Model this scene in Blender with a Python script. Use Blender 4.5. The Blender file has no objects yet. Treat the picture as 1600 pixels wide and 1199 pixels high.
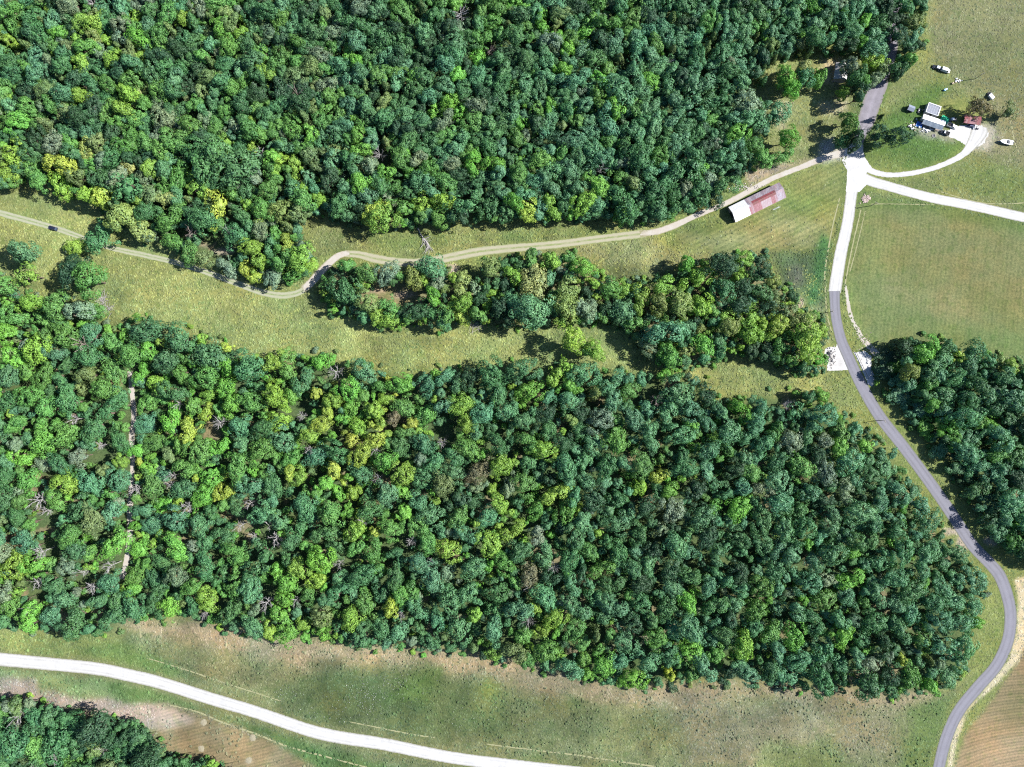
import bpy, bmesh, math, random
import numpy as np
from mathutils import Vector, Matrix

# ------------------------------------------------------------------ frame, camera, light
S = 0.34                    # metres on the ground per photo pixel
H = 377.0                   # flying height of the camera
SUN_EL = math.radians(41.0)
SUN_AZ = math.atan2(0.15, 0.985)      # direction TO the sun in the ground plane, from +x towards +y
EXPOSURE = 1.40

sc = bpy.context.scene
cam_d = bpy.data.cameras.new('camera'); cam = bpy.data.objects.new('camera', cam_d)
sc.collection.objects.link(cam); sc.camera = cam
cam.location = (0, 0, H); cam.rotation_euler = (0, 0, 0)
cam_d.sensor_width = 36.0; cam_d.sensor_fit = 'HORIZONTAL'
cam_d.lens = 18.0 * H / (800 * S)
cam_d.clip_start = 1.0; cam_d.clip_end = 20000.0

w = bpy.data.worlds.new('World'); sc.world = w; w.use_nodes = True
nt = w.node_tree; nt.nodes.clear()
sky = nt.nodes.new('ShaderNodeTexSky'); sky.sky_type = 'NISHITA'; sky.sun_disc = False
sky.sun_elevation = SUN_EL; sky.sun_rotation = math.pi / 2 - SUN_AZ
sky.altitude = 300; sky.ozone_density = 7.0
bg = nt.nodes.new('ShaderNodeBackground'); bg.inputs['Strength'].default_value = 0.074
wo = nt.nodes.new('ShaderNodeOutputWorld')
nt.links.new(sky.outputs[0], bg.inputs[0]); nt.links.new(bg.outputs[0], wo.inputs[0])

sun_d = bpy.data.lights.new('sun', 'SUN'); sun_d.energy = 5.0; sun_d.angle = math.radians(0.5)
sun_d.color = (1.0, 0.985, 0.96)
sun = bpy.data.objects.new('sun', sun_d); sc.collection.objects.link(sun)
sdir = Vector((math.cos(SUN_AZ) * math.cos(SUN_EL), math.sin(SUN_AZ) * math.cos(SUN_EL), math.sin(SUN_EL)))
sun.rotation_euler = sdir.to_track_quat('Z', 'Y').to_euler()
sun.location = sdir * 500

sc.view_settings.view_transform = 'Standard'; sc.view_settings.look = 'None'
sc.view_settings.exposure = EXPOSURE; sc.view_settings.gamma = 1.0
sc.view_settings.use_curve_mapping = False
sc.render.engine = 'CYCLES'
sc.cycles.max_bounces = 5; sc.cycles.diffuse_bounces = 2; sc.cycles.transmission_bounces = 3
sc.cycles.use_denoising = False
try: sc.cycles.filter_width = 1.15
except Exception: pass

rng = np.random.default_rng(11)
rnd = random.Random(5)

def P(px, py, h=0.0):
    """ground point under whatever shows at photo pixel (px, py) at height h"""
    k = S * (H - h) / H
    return Vector(((px - 800) * k, (599.5 - py) * k, 0.0))

K_ALB = 2.80
def lin(c): 
    c = np.asarray(c, float) / 255.0
    return np.where(c <= 0.04045, c / 12.92, ((c + 0.055) / 1.055) ** 2.4)
def alb(r, g, b):
    """base colour of a surface whose sunlit look is (r, g, b)"""
    return np.clip(lin((r, g, b)) / K_ALB * np.array([0.93, 1.0, 1.10]), 0.0, 0.8)

# ------------------------------------------------------------------ helpers
C = sc.collection
def link(o, parent=None):
    C.objects.link(o)
    if parent is not None: o.parent = parent
    return o
def tag(o, label=None, cat=None, group=None, kind=None):
    if label: o['label'] = label
    if cat: o['category'] = cat
    if group: o['group'] = group
    if kind: o['kind'] = kind
    return o
def thing(name, label, cat, loc=(0, 0, 0), rz=0.0, group=None):
    o = bpy.data.objects.new(name, None); o.empty_display_size = 0.5
    o.location = loc; o.rotation_euler = (0, 0, rz); link(o)
    return tag(o, label, cat, group)

class MB:
    """collects simple solids, then links them as one mesh object"""
    def __init__(self): self.v = []; self.f = []
    def add(self, vs, fs):
        n = len(self.v); self.v += [tuple(p) for p in vs]; self.f += [tuple(i + n for i in f) for f in fs]
        return self
    def box(self, x0, x1, y0, y1, z0, z1, taper=0.0):
        t = taper
        vs = [(x0, y0, z0), (x1, y0, z0), (x1, y1, z0), (x0, y1, z0),
              (x0 + t, y0 + t, z1), (x1 - t, y0 + t, z1), (x1 - t, y1 - t, z1), (x0 + t, y1 - t, z1)]
        return self.add(vs, [(3, 2, 1, 0), (4, 5, 6, 7), (0, 1, 5, 4), (1, 2, 6, 5), (2, 3, 7, 6), (3, 0, 4, 7)])
    def prism(self, prof, x0, x1, axis='x'):
        """profile of (a, z) points, run along x (a is y) or along y (a is x)"""
        n = len(prof)
        if axis == 'x': vs = [(x0, a, z) for a, z in prof] + [(x1, a, z) for a, z in prof]
        else: vs = [(a, x0, z) for a, z in prof] + [(a, x1, z) for a, z in prof]
        fs = [(i, (i + 1) % n, n + (i + 1) % n, n + i) for i in range(n)] + [tuple(range(n))[::-1], tuple(range(n, 2 * n))]
        return self.add(vs, fs)
    def tube(self, p, q, r0, r1=None, n=6):
        r1 = r0 if r1 is None else r1
        p = Vector(p); q = Vector(q); d = (q - p)
        if d.length < 1e-6: return self
        d.normalize(); a = d.orthogonal().normalized(); b = d.cross(a)
        vs = []
        for c, r in ((p, r0), (q, r1)):
            for k in range(n):
                t = 2 * math.pi * k / n
                vs.append(c + a * (math.cos(t) * r) + b * (math.sin(t) * r))
        fs = [(k, (k + 1) % n, n + (k + 1) % n, n + k) for k in range(n)] + [tuple(range(n))[::-1], tuple(range(n, 2 * n))]
        return self.add(vs, fs)
    def loft(self, rings, cap=True):
        n = len(rings[0]); vs = [p for r in rings for p in r]; fs = []
        for i in range(len(rings) - 1):
            for k in range(n):
                fs.append((i * n + k, i * n + (k + 1) % n, (i + 1) * n + (k + 1) % n, (i + 1) * n + k))
        if cap: fs += [tuple(range(n))[::-1], tuple(range((len(rings) - 1) * n, len(rings) * n))]
        return self.add(vs, fs)
    def build(self, name, mat, parent=None, smooth=False):
        me = bpy.data.meshes.new(name); me.from_pydata(self.v, [], self.f)
        bm = bmesh.new(); bm.from_mesh(me); bmesh.ops.recalc_face_normals(bm, faces=bm.faces); bm.to_mesh(me); bm.free()
        if smooth:
            me.polygons.foreach_set('use_smooth', [True] * len(me.polygons))
        me.materials.append(mat)
        return link(bpy.data.objects.new(name, me), parent)

def np_mesh(name, verts, faces, mat, smooth=False):
    """a mesh from numpy arrays; faces all of one size"""
    me = bpy.data.meshes.new(name)
    nv, (nf, k) = len(verts), faces.shape
    me.vertices.add(nv); me.vertices.foreach_set('co', np.asarray(verts, np.float32).ravel())
    me.loops.add(nf * k); me.loops.foreach_set('vertex_index', faces.astype(np.int32).ravel())
    me.polygons.add(nf); me.polygons.foreach_set('loop_start', np.arange(0, nf * k, k, dtype=np.int32))
    me.polygons.foreach_set('use_smooth', np.full(nf, smooth))
    me.update(calc_edges=True)
    if mat: me.materials.append(mat)
    return me
def vattr(me, name, typ, data):
    a = me.attributes.new(name, typ, 'POINT')
    key = {'FLOAT': 'value', 'INT': 'value', 'FLOAT_COLOR': 'color', 'FLOAT_VECTOR': 'vector'}[typ]
    a.data.foreach_set(key, np.asarray(data, np.int32 if typ == 'INT' else np.float32).ravel())

# ------------------------------------------------------------------ materials
class NT:
    def __init__(self, name):
        self.m = bpy.data.materials.new(name); self.m.use_nodes = True
        self.t = self.m.node_tree; self.t.nodes.clear()
        self.out = self.t.nodes.new('ShaderNodeOutputMaterial')
    def n(self, typ, **kw):
        x = self.t.nodes.new(typ)
        for k, v in kw.items():
            if k.startswith('i_'): x.inputs[k[2:]].default_value = v
            else: setattr(x, k, v)
        return x
    def l(self, a, b): self.t.links.new(a, b)
    def math(self, op, a, b=None, clamp=False):
        x = self.n('ShaderNodeMath', operation=op, use_clamp=clamp)
        for i, v in enumerate((a, b)):
            if v is None: continue
            if isinstance(v, (int, float)): x.inputs[i].default_value = v
            else: self.l(v, x.inputs[i])
        return x.outputs[0]
    def mix(self, f, a, b, blend='MIX'):
        x = self.n('ShaderNodeMix', data_type='RGBA', blend_type=blend)
        for k, v in ((0, f), (6, a), (7, b)):
            if isinstance(v, (int, float)): x.inputs[k].default_value = v
            elif isinstance(v, (tuple, list, np.ndarray)): x.inputs[k].default_value = (*[float(q) for q in v[:3]], 1)
            else: self.l(v, x.inputs[k])
        return x.outputs[2]
    def coords(self, obj=True):
        if obj: return self.n('ShaderNodeTexCoord').outputs['Object']
        return self.n('ShaderNodeNewGeometry').outputs['Position']
    def noise(self, co, scale, detail=4.0, rough=0.6, dist=0.0):
        x = self.n('ShaderNodeTexNoise'); x.inputs['Scale'].default_value = scale; x.inputs['Detail'].default_value = detail
        x.inputs['Roughness'].default_value = rough; x.inputs['Distortion'].default_value = dist
        self.l(co, x.inputs['Vector']); return x.outputs['Fac']
    def ramp(self, f, lo, hi):
        x = self.n('ShaderNodeMapRange', clamp=True); x.inputs[1].default_value = lo; x.inputs[2].default_value = hi
        self.l(f, x.inputs[0]); return x.outputs[0]
    def surf(self, col, rough=0.8, spec=0.3, bump=None, bdist=0.1, bstr=1.0, metal=0.0):
        p = self.n('ShaderNodeBsdfPrincipled')
        if isinstance(col, (tuple, list, np.ndarray)): p.inputs['Base Color'].default_value = (*[float(q) for q in col[:3]], 1)
        else: self.l(col, p.inputs['Base Color'])
        p.inputs['Roughness'].default_value = rough; p.inputs['Specular IOR Level'].default_value = spec; p.inputs['Metallic'].default_value = metal
        if bump is not None:
            b = self.n('ShaderNodeBump'); b.inputs['Distance'].default_value = bdist; b.inputs['Strength'].default_value = bstr
            self.l(bump, b.inputs['Height']); self.l(b.outputs[0], p.inputs['Normal'])
        self.l(p.outputs[0], self.out.inputs[0]); return self.m

def plain(name, col, rough=0.6, spec=0.3, var=0.12, scale=1.5, metal=0.0):
    t = NT(name); co = t.coords(); f = t.noise(co, scale, 5.0, 0.65)
    c = np.asarray(col, float)
    return t.surf(t.mix(t.ramp(f, 0.3, 0.7), c * (1 - var), np.clip(c * (1 + var), 0, 0.85)), rough, spec, metal=metal)

def ground_material():
    t = NT('ground_cover'); co = t.coords(False)
    col = t.n('ShaderNodeAttribute', attribute_name='ground_colour').outputs['Color']
    big = t.noise(co, 0.035, 4.0, 0.6, 0.4); mid = t.noise(co, 0.22, 5.0, 0.65, 0.3); fine = t.noise(co, 0.85, 4.0, 0.75); vfine = t.noise(co, 3.2, 2.0, 0.7)
    rough = t.n('ShaderNodeAttribute', attribute_name='roughness_amount').outputs['Fac']
    c = t.mix(t.math('MULTIPLY', t.ramp(big, 0.45, 0.62), 0.55), col, t.mix(1.0, col, (1.18, 0.98, 0.86), 'MULTIPLY'))
    c = t.mix(t.math('MULTIPLY', t.ramp(mid, 0.50, 0.64), 0.60), c, t.mix(1.0, c, (0.62, 0.80, 0.60), 'MULTIPLY'))
    c = t.mix(t.math('MULTIPLY', t.ramp(mid, 0.48, 0.36), 0.45), c, t.mix(1.0, c, (1.30, 1.22, 1.12), 'MULTIPLY'))
    # fine blades and thatch
    fa = t.math('ADD', t.math('MULTIPLY', t.ramp(fine, 0.36, 0.64), 0.75), t.math('MULTIPLY', t.ramp(vfine, 0.3, 0.7), 0.25))
    lo = t.mix(1.0, c, (0.50, 0.58, 0.50), 'MULTIPLY'); hi = t.mix(1.0, c, (1.42, 1.36, 1.25), 'MULTIPLY')
    cf = t.mix(fa, lo, hi)
    c = t.mix(rough, c, cf)
    # mown or ploughed rows
    ph = t.n('ShaderNodeAttribute', attribute_name='row_phase').outputs['Fac']; st = t.n('ShaderNodeAttribute', attribute_name='row_strength').outputs['Fac']
    wob = t.math('ADD', ph, t.math('MULTIPLY', t.noise(co, 0.3, 3.0), 1.3))
    s = t.math('ADD', t.math('MULTIPLY', t.math('SINE', t.math('MULTIPLY', wob, 2 * math.pi / 2.6)), 0.5), 0.5)
    s2 = t.math('ADD', t.math('MULTIPLY', t.math('SINE', t.math('MULTIPLY', wob, 2 * math.pi / 7.1)), 0.5), 0.5)
    s = t.math('ADD', t.math('MULTIPLY', s, 0.65), t.math('MULTIPLY', s2, 0.35))
    rows = t.mix(t.math('MULTIPLY', st, t.math('MULTIPLY', s, t.ramp(mid, 0.25, 0.6))), c, t.mix(1.0, c, (1.55, 1.42, 1.30), 'MULTIPLY'))
    rows = t.mix(t.math('MULTIPLY', st, t.math('SUBTRACT', 1.0, s)), rows, t.mix(1.0, rows, (0.84, 0.86, 0.82), 'MULTIPLY'))
    hgt = t.math('ADD', t.math('MULTIPLY', fine, 0.7), t.math('MULTIPLY', mid, 0.6))
    return t.surf(rows, 0.95, 0.1, hgt, 0.45, 0.75)

def ribbon_material(name, a, b, edge, rut=False, lane=0.0, rag=0.25, wear=0.0):
    """road or track surface; 'across' runs from -1 to 1 over the width"""
    t = NT(name); co = t.coords(False)
    ac = t.math('ABSOLUTE', t.n('ShaderNodeAttribute', attribute_name='across').outputs['Fac'])
    n1 = t.noise(co, 0.25, 5.0, 0.7); n2 = t.noise(co, 1.6, 4.0, 0.75)
    c = t.mix(t.ramp(n1, 0.3, 0.7), a, b)
    c = t.mix(t.math('MULTIPLY', t.ramp(n2, 0.35, 0.7), 0.5), c, t.mix(1.0, c, (0.8, 0.79, 0.77), 'MULTIPLY'))
    if lane: c = t.mix(t.math('MULTIPLY', t.ramp(ac, 0.30, 0.05), lane), c, t.mix(1.0, c, (1.25, 1.25, 1.27), 'MULTIPLY'))
    if wear:
        tr_ = t.math('ABSOLUTE', t.math('SUBTRACT', ac, 0.46)); nb = t.noise(co, 0.09, 3.0, 0.6)
        c = t.mix(t.math('MULTIPLY', t.ramp(tr_, 0.20, 0.04), t.math('MULTIPLY', t.ramp(nb, 0.3, 0.6), wear)), c, t.mix(1.0, c, (0.72, 0.71, 0.69), 'MULTIPLY'))
        c = t.mix(t.math('MULTIPLY', t.ramp(n1, 0.55, 0.66), wear * 0.8), c, t.mix(1.0, c, (0.78, 0.77, 0.75), 'MULTIPLY'))
    e = t.math('ADD', ac, t.math('MULTIPLY', t.math('SUBTRACT', t.noise(co, 0.7, 5.0, 0.75), 0.5), rag * 4))
    ec = t.mix(t.ramp(n2, 0.3, 0.7), np.asarray(edge) * 0.75, np.asarray(edge) * 1.25)
    c = t.mix(t.ramp(e, 0.72, 1.02), c, ec)
    if rut: c = t.mix(t.math('MULTIPLY', t.ramp(e, 0.34, 0.06), t.ramp(n1, 0.28, 0.55)), c, ec)
    return t.surf(c, 0.95, 0.15, n2, 0.08, 0.6)

def leaf_material():
    t = NT('leaves')
    tint = t.n('ShaderNodeAttribute', attribute_name='tint', attribute_type='INSTANCER').outputs['Color']
    v = t.n('ShaderNodeAttribute', attribute_name='leaf_age').outputs['Fac']
    c = t.mix(v, t.mix(1.0, tint, (0.66, 0.74, 0.80), 'MULTIPLY'), t.mix(1.0, tint, (1.40, 1.26, 1.05), 'MULTIPLY'))
    p = t.n('ShaderNodeBsdfPrincipled'); t.l(c, p.inputs['Base Color']); p.inputs['Roughness'].default_value = 0.55
    p.inputs['Specular IOR Level'].default_value = 0.35
    tr = t.n('ShaderNodeBsdfTranslucent'); t.l(t.mix(1.0, c, (1.15, 1.25, 0.6), 'MULTIPLY'), tr.inputs['Color'])
    mx = t.n('ShaderNodeMixShader'); mx.inputs[0].default_value = 0.22
    t.l(p.outputs[0], mx.inputs[1]); t.l(tr.outputs[0], mx.inputs[2]); t.l(mx.outputs[0], t.out.inputs[0])
    return t.m

M_ground = ground_material()
M_leaf = leaf_material()
M_bark = plain('bark', (0.11, 0.085, 0.065), 0.9, 0.1, 0.35, 2.0)
M_dead = plain('bleached_wood', (0.27, 0.252, 0.242), 0.85, 0.15, 0.2, 1.0)
M_twig = plain('grey_twigs', (0.22, 0.175, 0.155), 0.9, 0.1, 0.25, 1.0)

# ------------------------------------------------------------------ polygon tools (photo pixels)
def poly_sd(pts, x, y):
    """signed distance of points to a polygon, positive inside"""
    pts = np.asarray(pts, float); n = len(pts)
    d = np.full(x.shape, 1e18); ins = np.zeros(x.shape, bool)
    for i in range(n):
        x0, y0 = pts[i]; x1, y1 = pts[(i + 1) % n]
        ex, ey = x1 - x0, y1 - y0; L = ex * ex + ey * ey + 1e-12
        t = np.clip(((x - x0) * ex + (y - y0) * ey) / L, 0, 1)
        d = np.minimum(d, (x - x0 - t * ex) ** 2 + (y - y0 - t * ey) ** 2)
        c = ((y0 > y) != (y1 > y))
        if abs(ey) > 1e-12: ins ^= c & (x < (ex * (y - y0) / ey + x0))
    d = np.sqrt(d)
    return np.where(ins, d, -d)
def line_d(pts, x, y):
    """distance to an open polyline, and length along it"""
    pts = np.asarray(pts, float)[:, :2]; d = np.full(x.shape, 1e18)
    for i in range(len(pts) - 1):
        x0, y0 = pts[i]; x1, y1 = pts[i + 1]; ex, ey = x1 - x0, y1 - y0; L = ex * ex + ey * ey + 1e-12
        t = np.clip(((x - x0) * ex + (y - y0) * ey) / L, 0, 1)
        d = np.minimum(d, (x - x0 - t * ex) ** 2 + (y - y0 - t * ey) ** 2)
    return np.sqrt(d)
class VNoise:
    def __init__(self, seed): self.g = np.random.default_rng(seed).random((256, 256))
    def __call__(self, x, y, period, octaves=3):
        o = np.zeros(np.shape(x)); amp = 1.0; tot = 0.0
        for k in range(octaves):
            u, v = x / period + 37.1 * k + 500, y / period + 11.7 * k + 500
            i, j = np.floor(u).astype(int), np.floor(v).astype(int); fu, fv = u - i, v - j
            fu = fu * fu * (3 - 2 * fu); fv = fv * fv * (3 - 2 * fv); g = self.g
            a = g[i % 256, j % 256] * (1 - fu) + g[(i + 1) % 256, j % 256] * fu
            b = g[i % 256, (j + 1) % 256] * (1 - fu) + g[(i + 1) % 256, (j + 1) % 256] * fu
            o += amp * (a * (1 - fv) + b * fv); tot += amp; amp *= 0.5; period = period / 2.0
        return o / tot
vn = VNoise(3)

# woods, as their crowns show in the photo
UPPER = [(-70, -70), (1452, -70), (1452, 10), (1440, 45), (1445, 75), (1412, 95), (1380, 92), (1340, 85), (1300, 80), (1262, 80), (1230, 88), (1205, 100), (1185, 112),
         (1165, 140), (1195, 160), (1208, 190), (1195, 215), (1205, 250), (1160, 272), (1148, 300), (1085, 337), (1050, 345), (1000, 347), (985, 352), (940, 343), (870, 347),
         (840, 345), (800, 343), (760, 348), (700, 352), (640, 355), (580, 357), (530, 345), (500, 333), (480, 345), (470, 365), (487, 385), (500, 420), (470, 440), (420, 450), (350, 427),
         (300, 412), (270, 392), (255, 372), (230, 382), (208, 366), (185, 345), (150, 322), (130, 315), (110, 302), (70, 292), (40, 280), (0, 294), (-70, 294)]
LOWER = [(-70, 430), (5, 428), (40, 455), (70, 468), (95, 455), (125, 468), (160, 475), (168, 500), (185, 514), (215, 490), (245, 500), (255, 517), (290, 507), (320, 522), (360, 537), (375, 552),
         (400, 547), (440, 550), (500, 547), (560, 567), (620, 578), (660, 582), (700, 572), (740, 577), (800, 567), (850, 577), (880, 562), (930, 577), (960, 572), (1000, 582), (1060, 577),
         (1110, 592), (1130, 622), (1180, 614), (1240, 607), (1300, 627), (1330, 652), (1375, 682), (1405, 715), (1432, 760), (1455, 795), (1475, 832), (1500, 852), (1522, 875), (1535, 900), (1543, 940),
         (1533, 980), (1518, 1030), (1498, 1065), (1478, 1080), (1430, 1087), (1390, 1092), (1340, 1082), (1260, 1084), (1200, 1072), (1150, 1070), (1080, 1070), (1000, 1082), (960, 1077), (900, 1062),
         (850, 1050), (800, 1037), (740, 1030), (690, 1020), (600, 1017), (550, 1012), (500, 1002), (440, 1000), (390, 994), (350, 987), (320, 972), (290, 967), (260, 972), (210, 970), (190, 977), (185, 992),
         (120, 1002), (90, 987), (30, 987), (-70, 975)]
STRIP = [(492, 445), (525, 412), (560, 415), (600, 412), (660, 412), (690, 402), (700, 425), (740, 440), (757, 410), (840, 398), (900, 397), (935, 428), (960, 438), (1000, 438), (1060, 425), (1090, 410), (1130, 395), (1200, 398),
         (1203, 430), (1230, 445), (1252, 480), (1285, 495), (1298, 520), (1285, 545), (1290, 577), (1250, 585), (1200, 565), (1140, 552), (1110, 570), (1050, 578), (1000, 552), (985, 522), (950, 503),
         (870, 507), (800, 513), (770, 507), (720, 500), (690, 518), (640, 505), (612, 520), (570, 503), (520, 487)]
RIGHT = [(1366, 570), (1395, 532), (1425, 525), (1470, 525), (1505, 545), (1560, 553), (1600, 572), (1670, 572), (1670, 900), (1610, 885), (1575, 868), (1540, 820), (1505, 770), (1475, 720), (1440, 680), (1405, 640), (1375, 600)]
BOTTOM = [(-70, 1085), (40, 1090), (90, 1105), (160, 1120), (210, 1125), (245, 1150), (262, 1182), (330, 1187), (372, 1205), (372, 1270), (-70, 1270)]

# roads and tracks: x, y, width in photo pixels
R_lower = [(-90, 1024, 21), (0, 1030.5, 21), (60, 1036, 20.5), (150, 1045, 20), (200, 1055, 20), (250, 1067, 19.5), (330, 1092, 19.5), (400, 1113, 19.5), (500, 1146, 20), (600, 1163, 19.5), (700, 1183, 19), (800, 1196, 19), (900, 1207, 19), (1020, 1219, 19)]
R_north = [(1339, 226, 20), (1338, 250, 22), (1336, 275, 22), (1331, 300, 18), (1324, 350, 18), (1313, 400, 19.5), (1304, 457, 20)]
R_east = [(1338, 272, 16), (1360, 283, 16), (1380, 289, 15), (1450, 308, 15), (1520, 322, 15), (1600, 340, 15), (1690, 360, 15)]
R_drive = [(1342, 250, 12), (1353, 262, 11), (1372, 271, 9), (1400, 273.5, 8), (1440, 268, 8), (1480, 255, 8.5), (1505, 241, 11), (1520, 224, 18), (1530, 206, 26), (1532, 198, 20)]
R_asphalt = [(1304, 455, 17), (1304.5, 475, 16), (1307, 500, 16), (1314, 530, 16.5), (1323, 552, 17), (1345, 600, 18), (1374, 650, 18), (1413, 700, 18), (1450, 750, 18), (1485, 800, 18.5), (1518, 850, 18.5), (1546, 880, 18.5),
             (1562, 900, 19), (1573, 928, 19), (1579, 960, 19), (1575, 1000, 19), (1557, 1040, 19), (1527, 1075, 19), (1499, 1110, 19), (1480, 1150, 19), (1467, 1200, 18.5), (1456, 1270, 18.5)]
R_grey = [(1339, 238, 15), (1343, 215, 17), (1353, 190, 27), (1361, 165, 28), (1368, 145, 28), (1378, 120, 25), (1386, 95, 24), (1391, 72, 24), (1394, 40, 22), (1400, 0, 22), (1412, -70, 22)]
R_dirt1 = [(1336, 236, 15), (1310, 241, 14), (1285, 248, 11), (1250, 262, 8.5), (1205, 280, 8.5), (1165, 302, 9), (1130, 320, 8), (1090, 336, 9), (1060, 350, 10), (1030, 361, 10), (1000, 366, 11)]
R_dirt2 = [(1006, 365.4, 13.0), (1000, 366, 13.0), (940, 373, 12.4), (870, 382, 12.4), (800, 388, 13.0), (745, 394, 14.2), (700, 403, 13.6), (660, 410, 13.0), (625, 410, 13.0), (590, 405, 14.2), (560, 398, 11.8), (536, 397, 9.4)]
R_dirt3 = [(546, 396, 9.4), (536, 397.5, 9.4), (524, 403, 10.6), (507, 419, 11.8), (490, 438, 13.0), (474, 453, 11.8)]
R_dirt4 = [(480, 447, 9.5), (474, 453, 10.0), (462, 459, 10.5), (440, 462, 11.0), (410, 457, 10.5), (370, 443, 10.0), (330, 428, 9.5), (280, 412, 9.0), (230, 400, 9.0), (175, 388, 8.5), (140, 376, 8.0), (105, 363, 9.0), (83, 356, 9.0), (45, 345, 10.0), (0, 333, 10.0), (-80, 313, 8.5)]
R_trail = [(203, 580, 8), (206, 610, 9), (209, 650, 8), (206, 685, 9), (207, 720, 7), (206, 750, 8), (203, 790, 10), (203, 830, 9), (199, 870, 9), (190, 905, 9)]
ROADS = [R_lower, R_north, R_east, R_drive, R_asphalt, R_grey, R_dirt1, R_dirt2, R_dirt3, R_dirt4]

# ------------------------------------------------------------------ ground sheet with its real-world colours
GX, GY, ST = 345.0, 275.0, 1.15
gx = np.arange(-GX, GX + 0.01, ST); gy = np.arange(-GY, GY + 0.01, ST); nx, ny = len(gx), len(gy)
XX, YY = np.meshgrid(gx, gy); xw, yw = XX.ravel(), YY.ravel()
px, py = xw / S + 800, 599.5 - yw / S
wob = (vn(px, py, 42, 3) - 0.5) * 2
col = np.tile(alb(158, 164, 96), (len(px), 1)); rough = np.full(len(px), 0.85)
rphase = np.zeros(len(px)); rstr = np.zeros(len(px))
def zone(pts, c, soft=8.0, rag=10.0, ro=None, amt=1.0):
    global col, rough
    sd = poly_sd(pts, px, py) + wob * rag
    a = amt / (1 + np.exp(-np.clip(sd / (soft * 0.35), -40, 40)))
    col = col * (1 - a[:, None]) + np.asarray(alb(*c))[None] * a[:, None]
    if ro is not None: rough = rough * (1 - a) + ro * a
    return a
def spot(x, y, rx, ry, c, soft=5.0, amt=1.0, rag=6.0):
    pts = [(x + rx * math.cos(t), y + ry * math.sin(t)) for t in np.linspace(0, 2 * math.pi, 14, endpoint=False)]
    return zone(pts, c, soft, rag, None, amt)
def rows(a, phase, s):
    global rphase, rstr
    m = a > 0.02
    rphase = np.where(m, phase, rphase); rstr = np.maximum(rstr, a * s)

MEADOW = (166, 172, 106)
zone([(-90, 285), (120, 290), (260, 375), (470, 440), (560, 470), (700, 500), (900, 500), (1100, 560), (1300, 570), (1340, 640), (1100, 610), (700, 585), (400, 560), (200, 520), (150, 470), (-90, 430)], MEADOW, 14)
zone([(470, 340), (700, 350), (1000, 345), (1060, 350), (1000, 372), (750, 398), (640, 412), (540, 398), (490, 400)], (158, 160, 100), 10)
zone([(560, 360), (760, 365), (960, 352), (960, 366), (760, 380), (600, 392)], (134, 152, 86), 10, 14, None, 0.7)
zone([(760, 395), (1000, 372), (1075, 395), (1210, 395), (1130, 405), (1000, 440), (900, 395)], (170, 168, 112), 10)
zone([(860, 425), (1000, 420), (1060, 432), (990, 442), (930, 440)], (120, 128, 80), 10, 14, None, 0.7)
# mown field beside the barn
a = zone([(1050, 362), (1130, 350), (1235, 300), (1250, 270), (1310, 255), (1322, 290), (1312, 340), (1300, 390), (1210, 395), (1110, 396), (1065, 385)], (160, 160, 102), 8, 8)
rows(a, (0.44 * px + 0.90 * py) * S * 1.0, 0.85)
zone([(1060, 365), (1150, 362), (1235, 330), (1290, 350), (1270, 385), (1180, 388), (1090, 392)], (174, 170, 122), 14, 18, None, 0.7)
spot(1262, 318, 45, 20, (138, 156, 88), 16, 0.8)
spot(1105, 358, 26, 8, (130, 140, 78), 10, 0.8)
zone([(1200, 395), (1290, 390), (1300, 470), (1290, 500), (1250, 480), (1215, 440)], (118, 138, 92), 12, 14, 0.8)
zone([(1283, 365), (1296, 380), (1290, 430), (1275, 480), (1258, 478), (1268, 420)], (100, 146, 86), 8, 10, 0.8)
spot(1245, 430, 14, 16, (150, 140, 125), 10, 0.7)
zone([(1255, 480), (1298, 470), (1300, 510), (1312, 545), (1290, 530)], (140, 150, 108), 8)
# fields on the right
a = zone([(1322, 300), (1350, 298), (1700, 368), (1700, 575), (1560, 560), (1450, 535), (1372, 555), (1330, 505), (1322, 440)], (140, 150, 98), 6, 4)
rows(a, (0.995 * px + 0.1 * py) * S * 1.15, 0.42)
zone([(1380, 330), (1560, 360), (1700, 420), (1700, 520), (1520, 470), (1420, 420)], (158, 146, 102), 40, 30, None, 0.55)
zone([(1400, 450), (1500, 470), (1560, 500), (1500, 500), (1420, 480)], (172, 164, 120), 24, 24, None, 0.6)
zone([(1440, 505), (1700, 530), (1700, 575), (1560, 560), (1480, 540)], (134, 150, 92), 18, 14, None, 0.7)
zone([(1345, 310), (1480, 312), (1610, 345), (1610, 365), (1450, 330), (1350, 326)], (120, 138, 78), 8, 8, None, 0.8)
zone([(1318, 450), (1335, 430), (1345, 510), (1368, 540), (1345, 545), (1325, 500)], (146, 158, 96), 8, 6)
zone([(1440, -90), (1700, -90), (1700, 340), (1600, 335), (1450, 300), (1360, 285), (1440, 275), (1530, 238), (1560, 200), (1540, 150), (1460, 95)], (152, 149, 106), 12, 14)
zone([(1470, -90), (1560, -90), (1560, 60), (1480, 40)], (162, 160, 112), 24, 24, None, 0.6)
zone([(1500, 40), (1640, 60), (1640, 180), (1580, 160), (1520, 110)], (132, 136, 88), 24, 30, None, 0.55)
zone([(1365, 284), (1450, 275), (1530, 245), (1660, 290), (1660, 335), (1480, 305)], (138, 150, 88), 12, 14)
zone([(1385, 130), (1410, 105), (1470, 100), (1500, 150), (1470, 165), (1440, 190), (1410, 190), (1380, 200)], (152, 154, 98), 12, 14)
zone([(1375, 185), (1430, 150), (1470, 120), (1480, 140), (1450, 190), (1510, 225), (1490, 250), (1440, 265), (1385, 262), (1352, 245), (1360, 225)], (112, 140, 72), 12, 12)
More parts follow.
